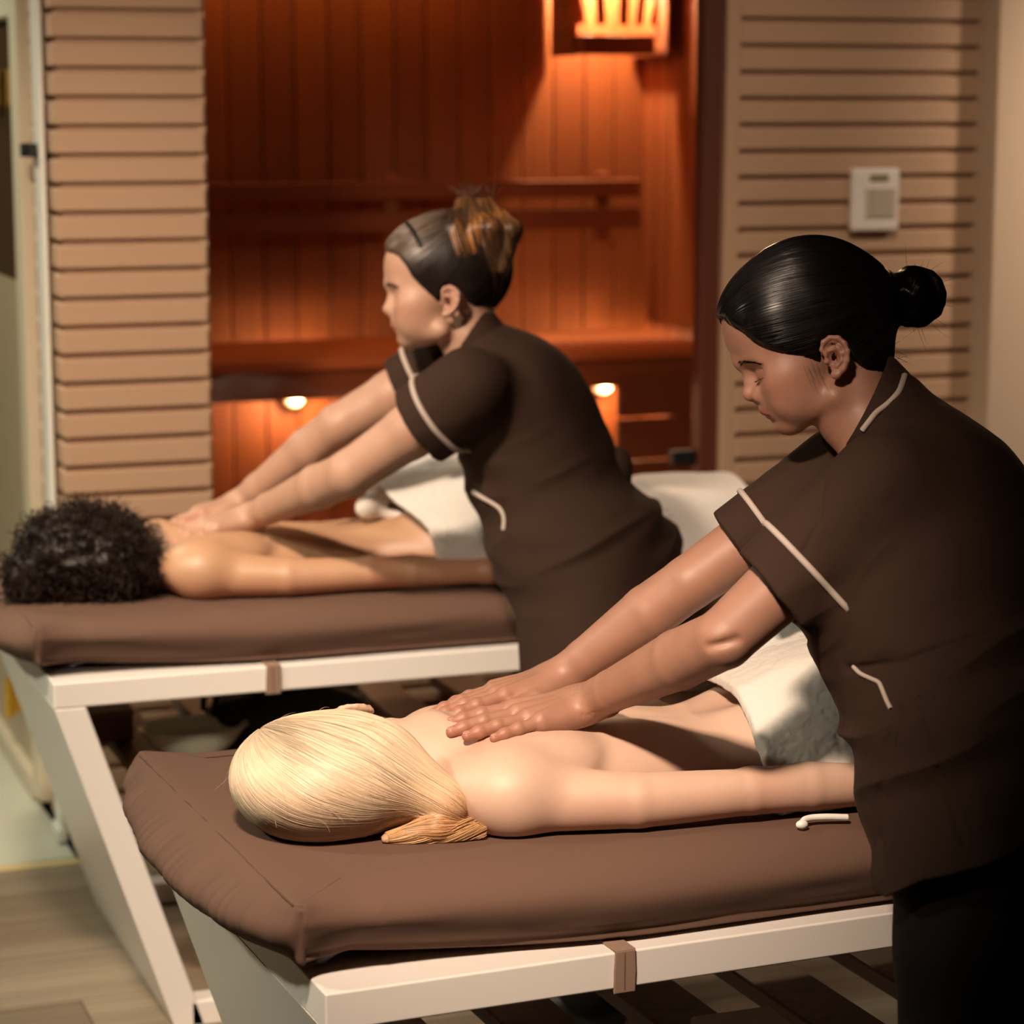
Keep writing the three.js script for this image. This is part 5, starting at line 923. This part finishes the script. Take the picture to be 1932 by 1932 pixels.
  mesh('tunic', oriented(isosurface(tun, [1.1, 0.5, -4.75], [2.35, 1.5, -3.6], 0.0062)), brownCloth, T);
  const tv = (x, y, z) => tun.value(x, y, z), trim = (pts, w) => mesh('piping', cord(pts, w), pipingCloth, T);
  trim(ringOn(tv, SL.hem.clone().addScaledVector(SL.dir, -0.042), SL.n, 0.09, 0.095), 0.0052);
  trim(ringOn(tv, SR.hem.clone().addScaledVector(SR.dir, -0.042), SR.n, 0.09, 0.095), 0.0052);
  trim(new THREE.CatmullRomCurve3([[893, 928], [912, 940], [930, 950], [945, 962], [951, 978], [950, 1000]].map((q) => walkIn(tv, ...q, 3.6))).getPoints(20), 0.0042);
  mesh('belt_knot', oriented(isosurface(new Field().add(egg(at(1160, 872, 4.31), [0.026, 0.028, 0.03])).add(egg(at(1172, 900, 4.30), [0.018, 0.040, 0.02]), 0.02), [1.4, 0.6, -4.7], [2.4, 1.3, -3.6], 0.006)), brownCloth, T);
  const col = new Field(); col.add(cone(at(878, 622, 4.34), at(922, 696, 4.34), 0.0585, 0.072)).cut(cone(at(878, 622, 4.34), at(922, 696, 4.34), 0.0535, 0.067));
  const cp = (a, b, keep) => { const p = at(...a, 4.34), n = new THREE.Vector3().crossVectors(at(...b, 4.34).sub(p), CF).normalize(); if ((n.dot(CR) > 0) === keep) n.negate(); return halfspace(p, n); };
  col.clip(cp([936, 556], [852, 684], true), 0.002).clip(cp([985, 600], [895, 730], false), 0.002);
  mesh('collar', oriented(isosurface(col, [1.0, 0.9, -4.7], [2.0, 1.5, -3.9], 0.0035)), brownCloth, T);
  const tr = new Field();
  for (const d of [4.22, 4.39]) { const a = at(1112, 1120, d), f = V(a.x + 0.01, 0.09, a.z), k = V(a.x, 0.46, a.z); tr.add(cone(a, k, 0.105, 0.085), 0.02).add(cone(k, f, 0.085, 0.07), 0.02); }
  mesh('trousers', oriented(isosurface(tr, [1.2, 0, -4.9], [2.3, 1.0, -3.6], 0.01)), darkTrousers, T);
  for (const d of [4.22, 4.39]) { const a = at(1112, 1120, d), c = V(a.x + 0.01, 0, a.z), s = new Field(); s.add(cone(c.clone().add(V(0, 0.05, 0)), c.clone().addScaledVector(front, 0.15).add(V(0, 0.032, 0)), 0.045, 0.032)).add(cone(c.clone().add(V(0, 0.04, 0)), c.clone().addScaledVector(front, -0.03).add(V(0, 0.035, 0)), 0.04, 0.034), 0.02).clip(halfspace(V(0, 0.001, 0), V(0, -1, 0)), 0.002); mesh('shoe', oriented(isosurface(s, [c.x - 0.25, -0.02, c.z - 0.2], [c.x + 0.2, 0.15, c.z + 0.2], 0.008)), blackPlastic, T); }
}
// ---------------------------------------------------------------- things kept on the shelf of the far table
{
  const y = 0.433, f = (x, z) => [table2.position.x + x, y, table2.position.z + z];
  const bag = thing('tote_bag', 'black bag with two thin loop handles on the shelf of the far table', 'bag', f(0.50, -0.33));
  const s = new Field(); s.add(egg(V(0, 0.045, 0), [0.16, 0.055, 0.12])).add(egg(V(0.05, 0.06, 0.02), [0.10, 0.05, 0.09]), 0.03).clip(halfspace(V(0, 0.001, 0), V(0, -1, 0)), 0.004).bump((x, yy, z) => 0.008 * noise(x * 20, yy * 20, z * 20), 0.01);
  mesh('pouch', oriented(isosurface(s, [-0.22, -0.01, -0.18], [0.22, 0.14, 0.18], 0.007)), blackPlastic, bag);
  for (const dz of [0.0, 0.05]) { const pts = []; for (let i = 0; i <= 14; i++) { const a = Math.PI * i / 14; pts.push(V(-0.115 + 0.045 * Math.cos(a) + dz * 0.2, 0.055 + 0.105 * Math.sin(a), dz - 0.02 + 0.01 * Math.sin(a))); } mesh('handle', tube(pts, 0.0065, 8, 30), blackPlastic, bag); }
  const dish = thing('dish', 'pale green glossy dish on the shelf of the far table', 'dish', f(0.295, -0.24));
  const prof = [[0.0, 0.006], [0.045, 0.006], [0.050, 0.0], [0.055, 0.004], [0.082, 0.030], [0.100, 0.058], [0.104, 0.060], [0.102, 0.063], [0.096, 0.059], [0.078, 0.035], [0.050, 0.014], [0.0, 0.012]].map((p) => new THREE.Vector2(...p));
  const bowl = mesh('bowl', new THREE.LatheGeometry(prof, 40), new THREE.MeshPhysicalMaterial({ color: rgb(0.75, 0.85, 0.70), roughness: 0.18, clearcoat: 0.6 }), dish);
  bowl.scale.set(1.0, 0.9, 0.75);
  mesh('folded_cloth', rbox(0.10, 0.018, 0.07, 0.008, 0, 0.030, 0, 3), std(rgb(0.55, 0.58, 0.50), 0.7), dish);
  const box1 = thing('box', 'small brown box at the left of the far table shelf', 'box', f(0.165, -0.42)); mesh('carton', rbox(0.09, 0.05, 0.10, 0.004, 0, 0.026, 0), shelfWood, box1); mesh('lid', rbox(0.094, 0.012, 0.104, 0.003, 0, 0.056, 0), std(rgb(0.16, 0.10, 0.04), 0.6), box1);
  // lying on the shelf of the near table
  const o = V(0.61, 0.434, -0.16).applyEuler(table1.rotation).add(V(table1.position.x, 0, table1.position.z)), t = thing('hand_towel', 'white folded hand towel low on the shelf of the near table', 'towel', [o.x, o.y, o.z]);
  mesh('lower_fold', rbox(0.12, 0.016, 0.09, 0.007, 0, 0.008, 0, 3), terry, t); mesh('upper_fold', rbox(0.116, 0.016, 0.086, 0.007, 0.002, 0.024, 0, 3), terry, t);
}
renderer.render(scene, camera);
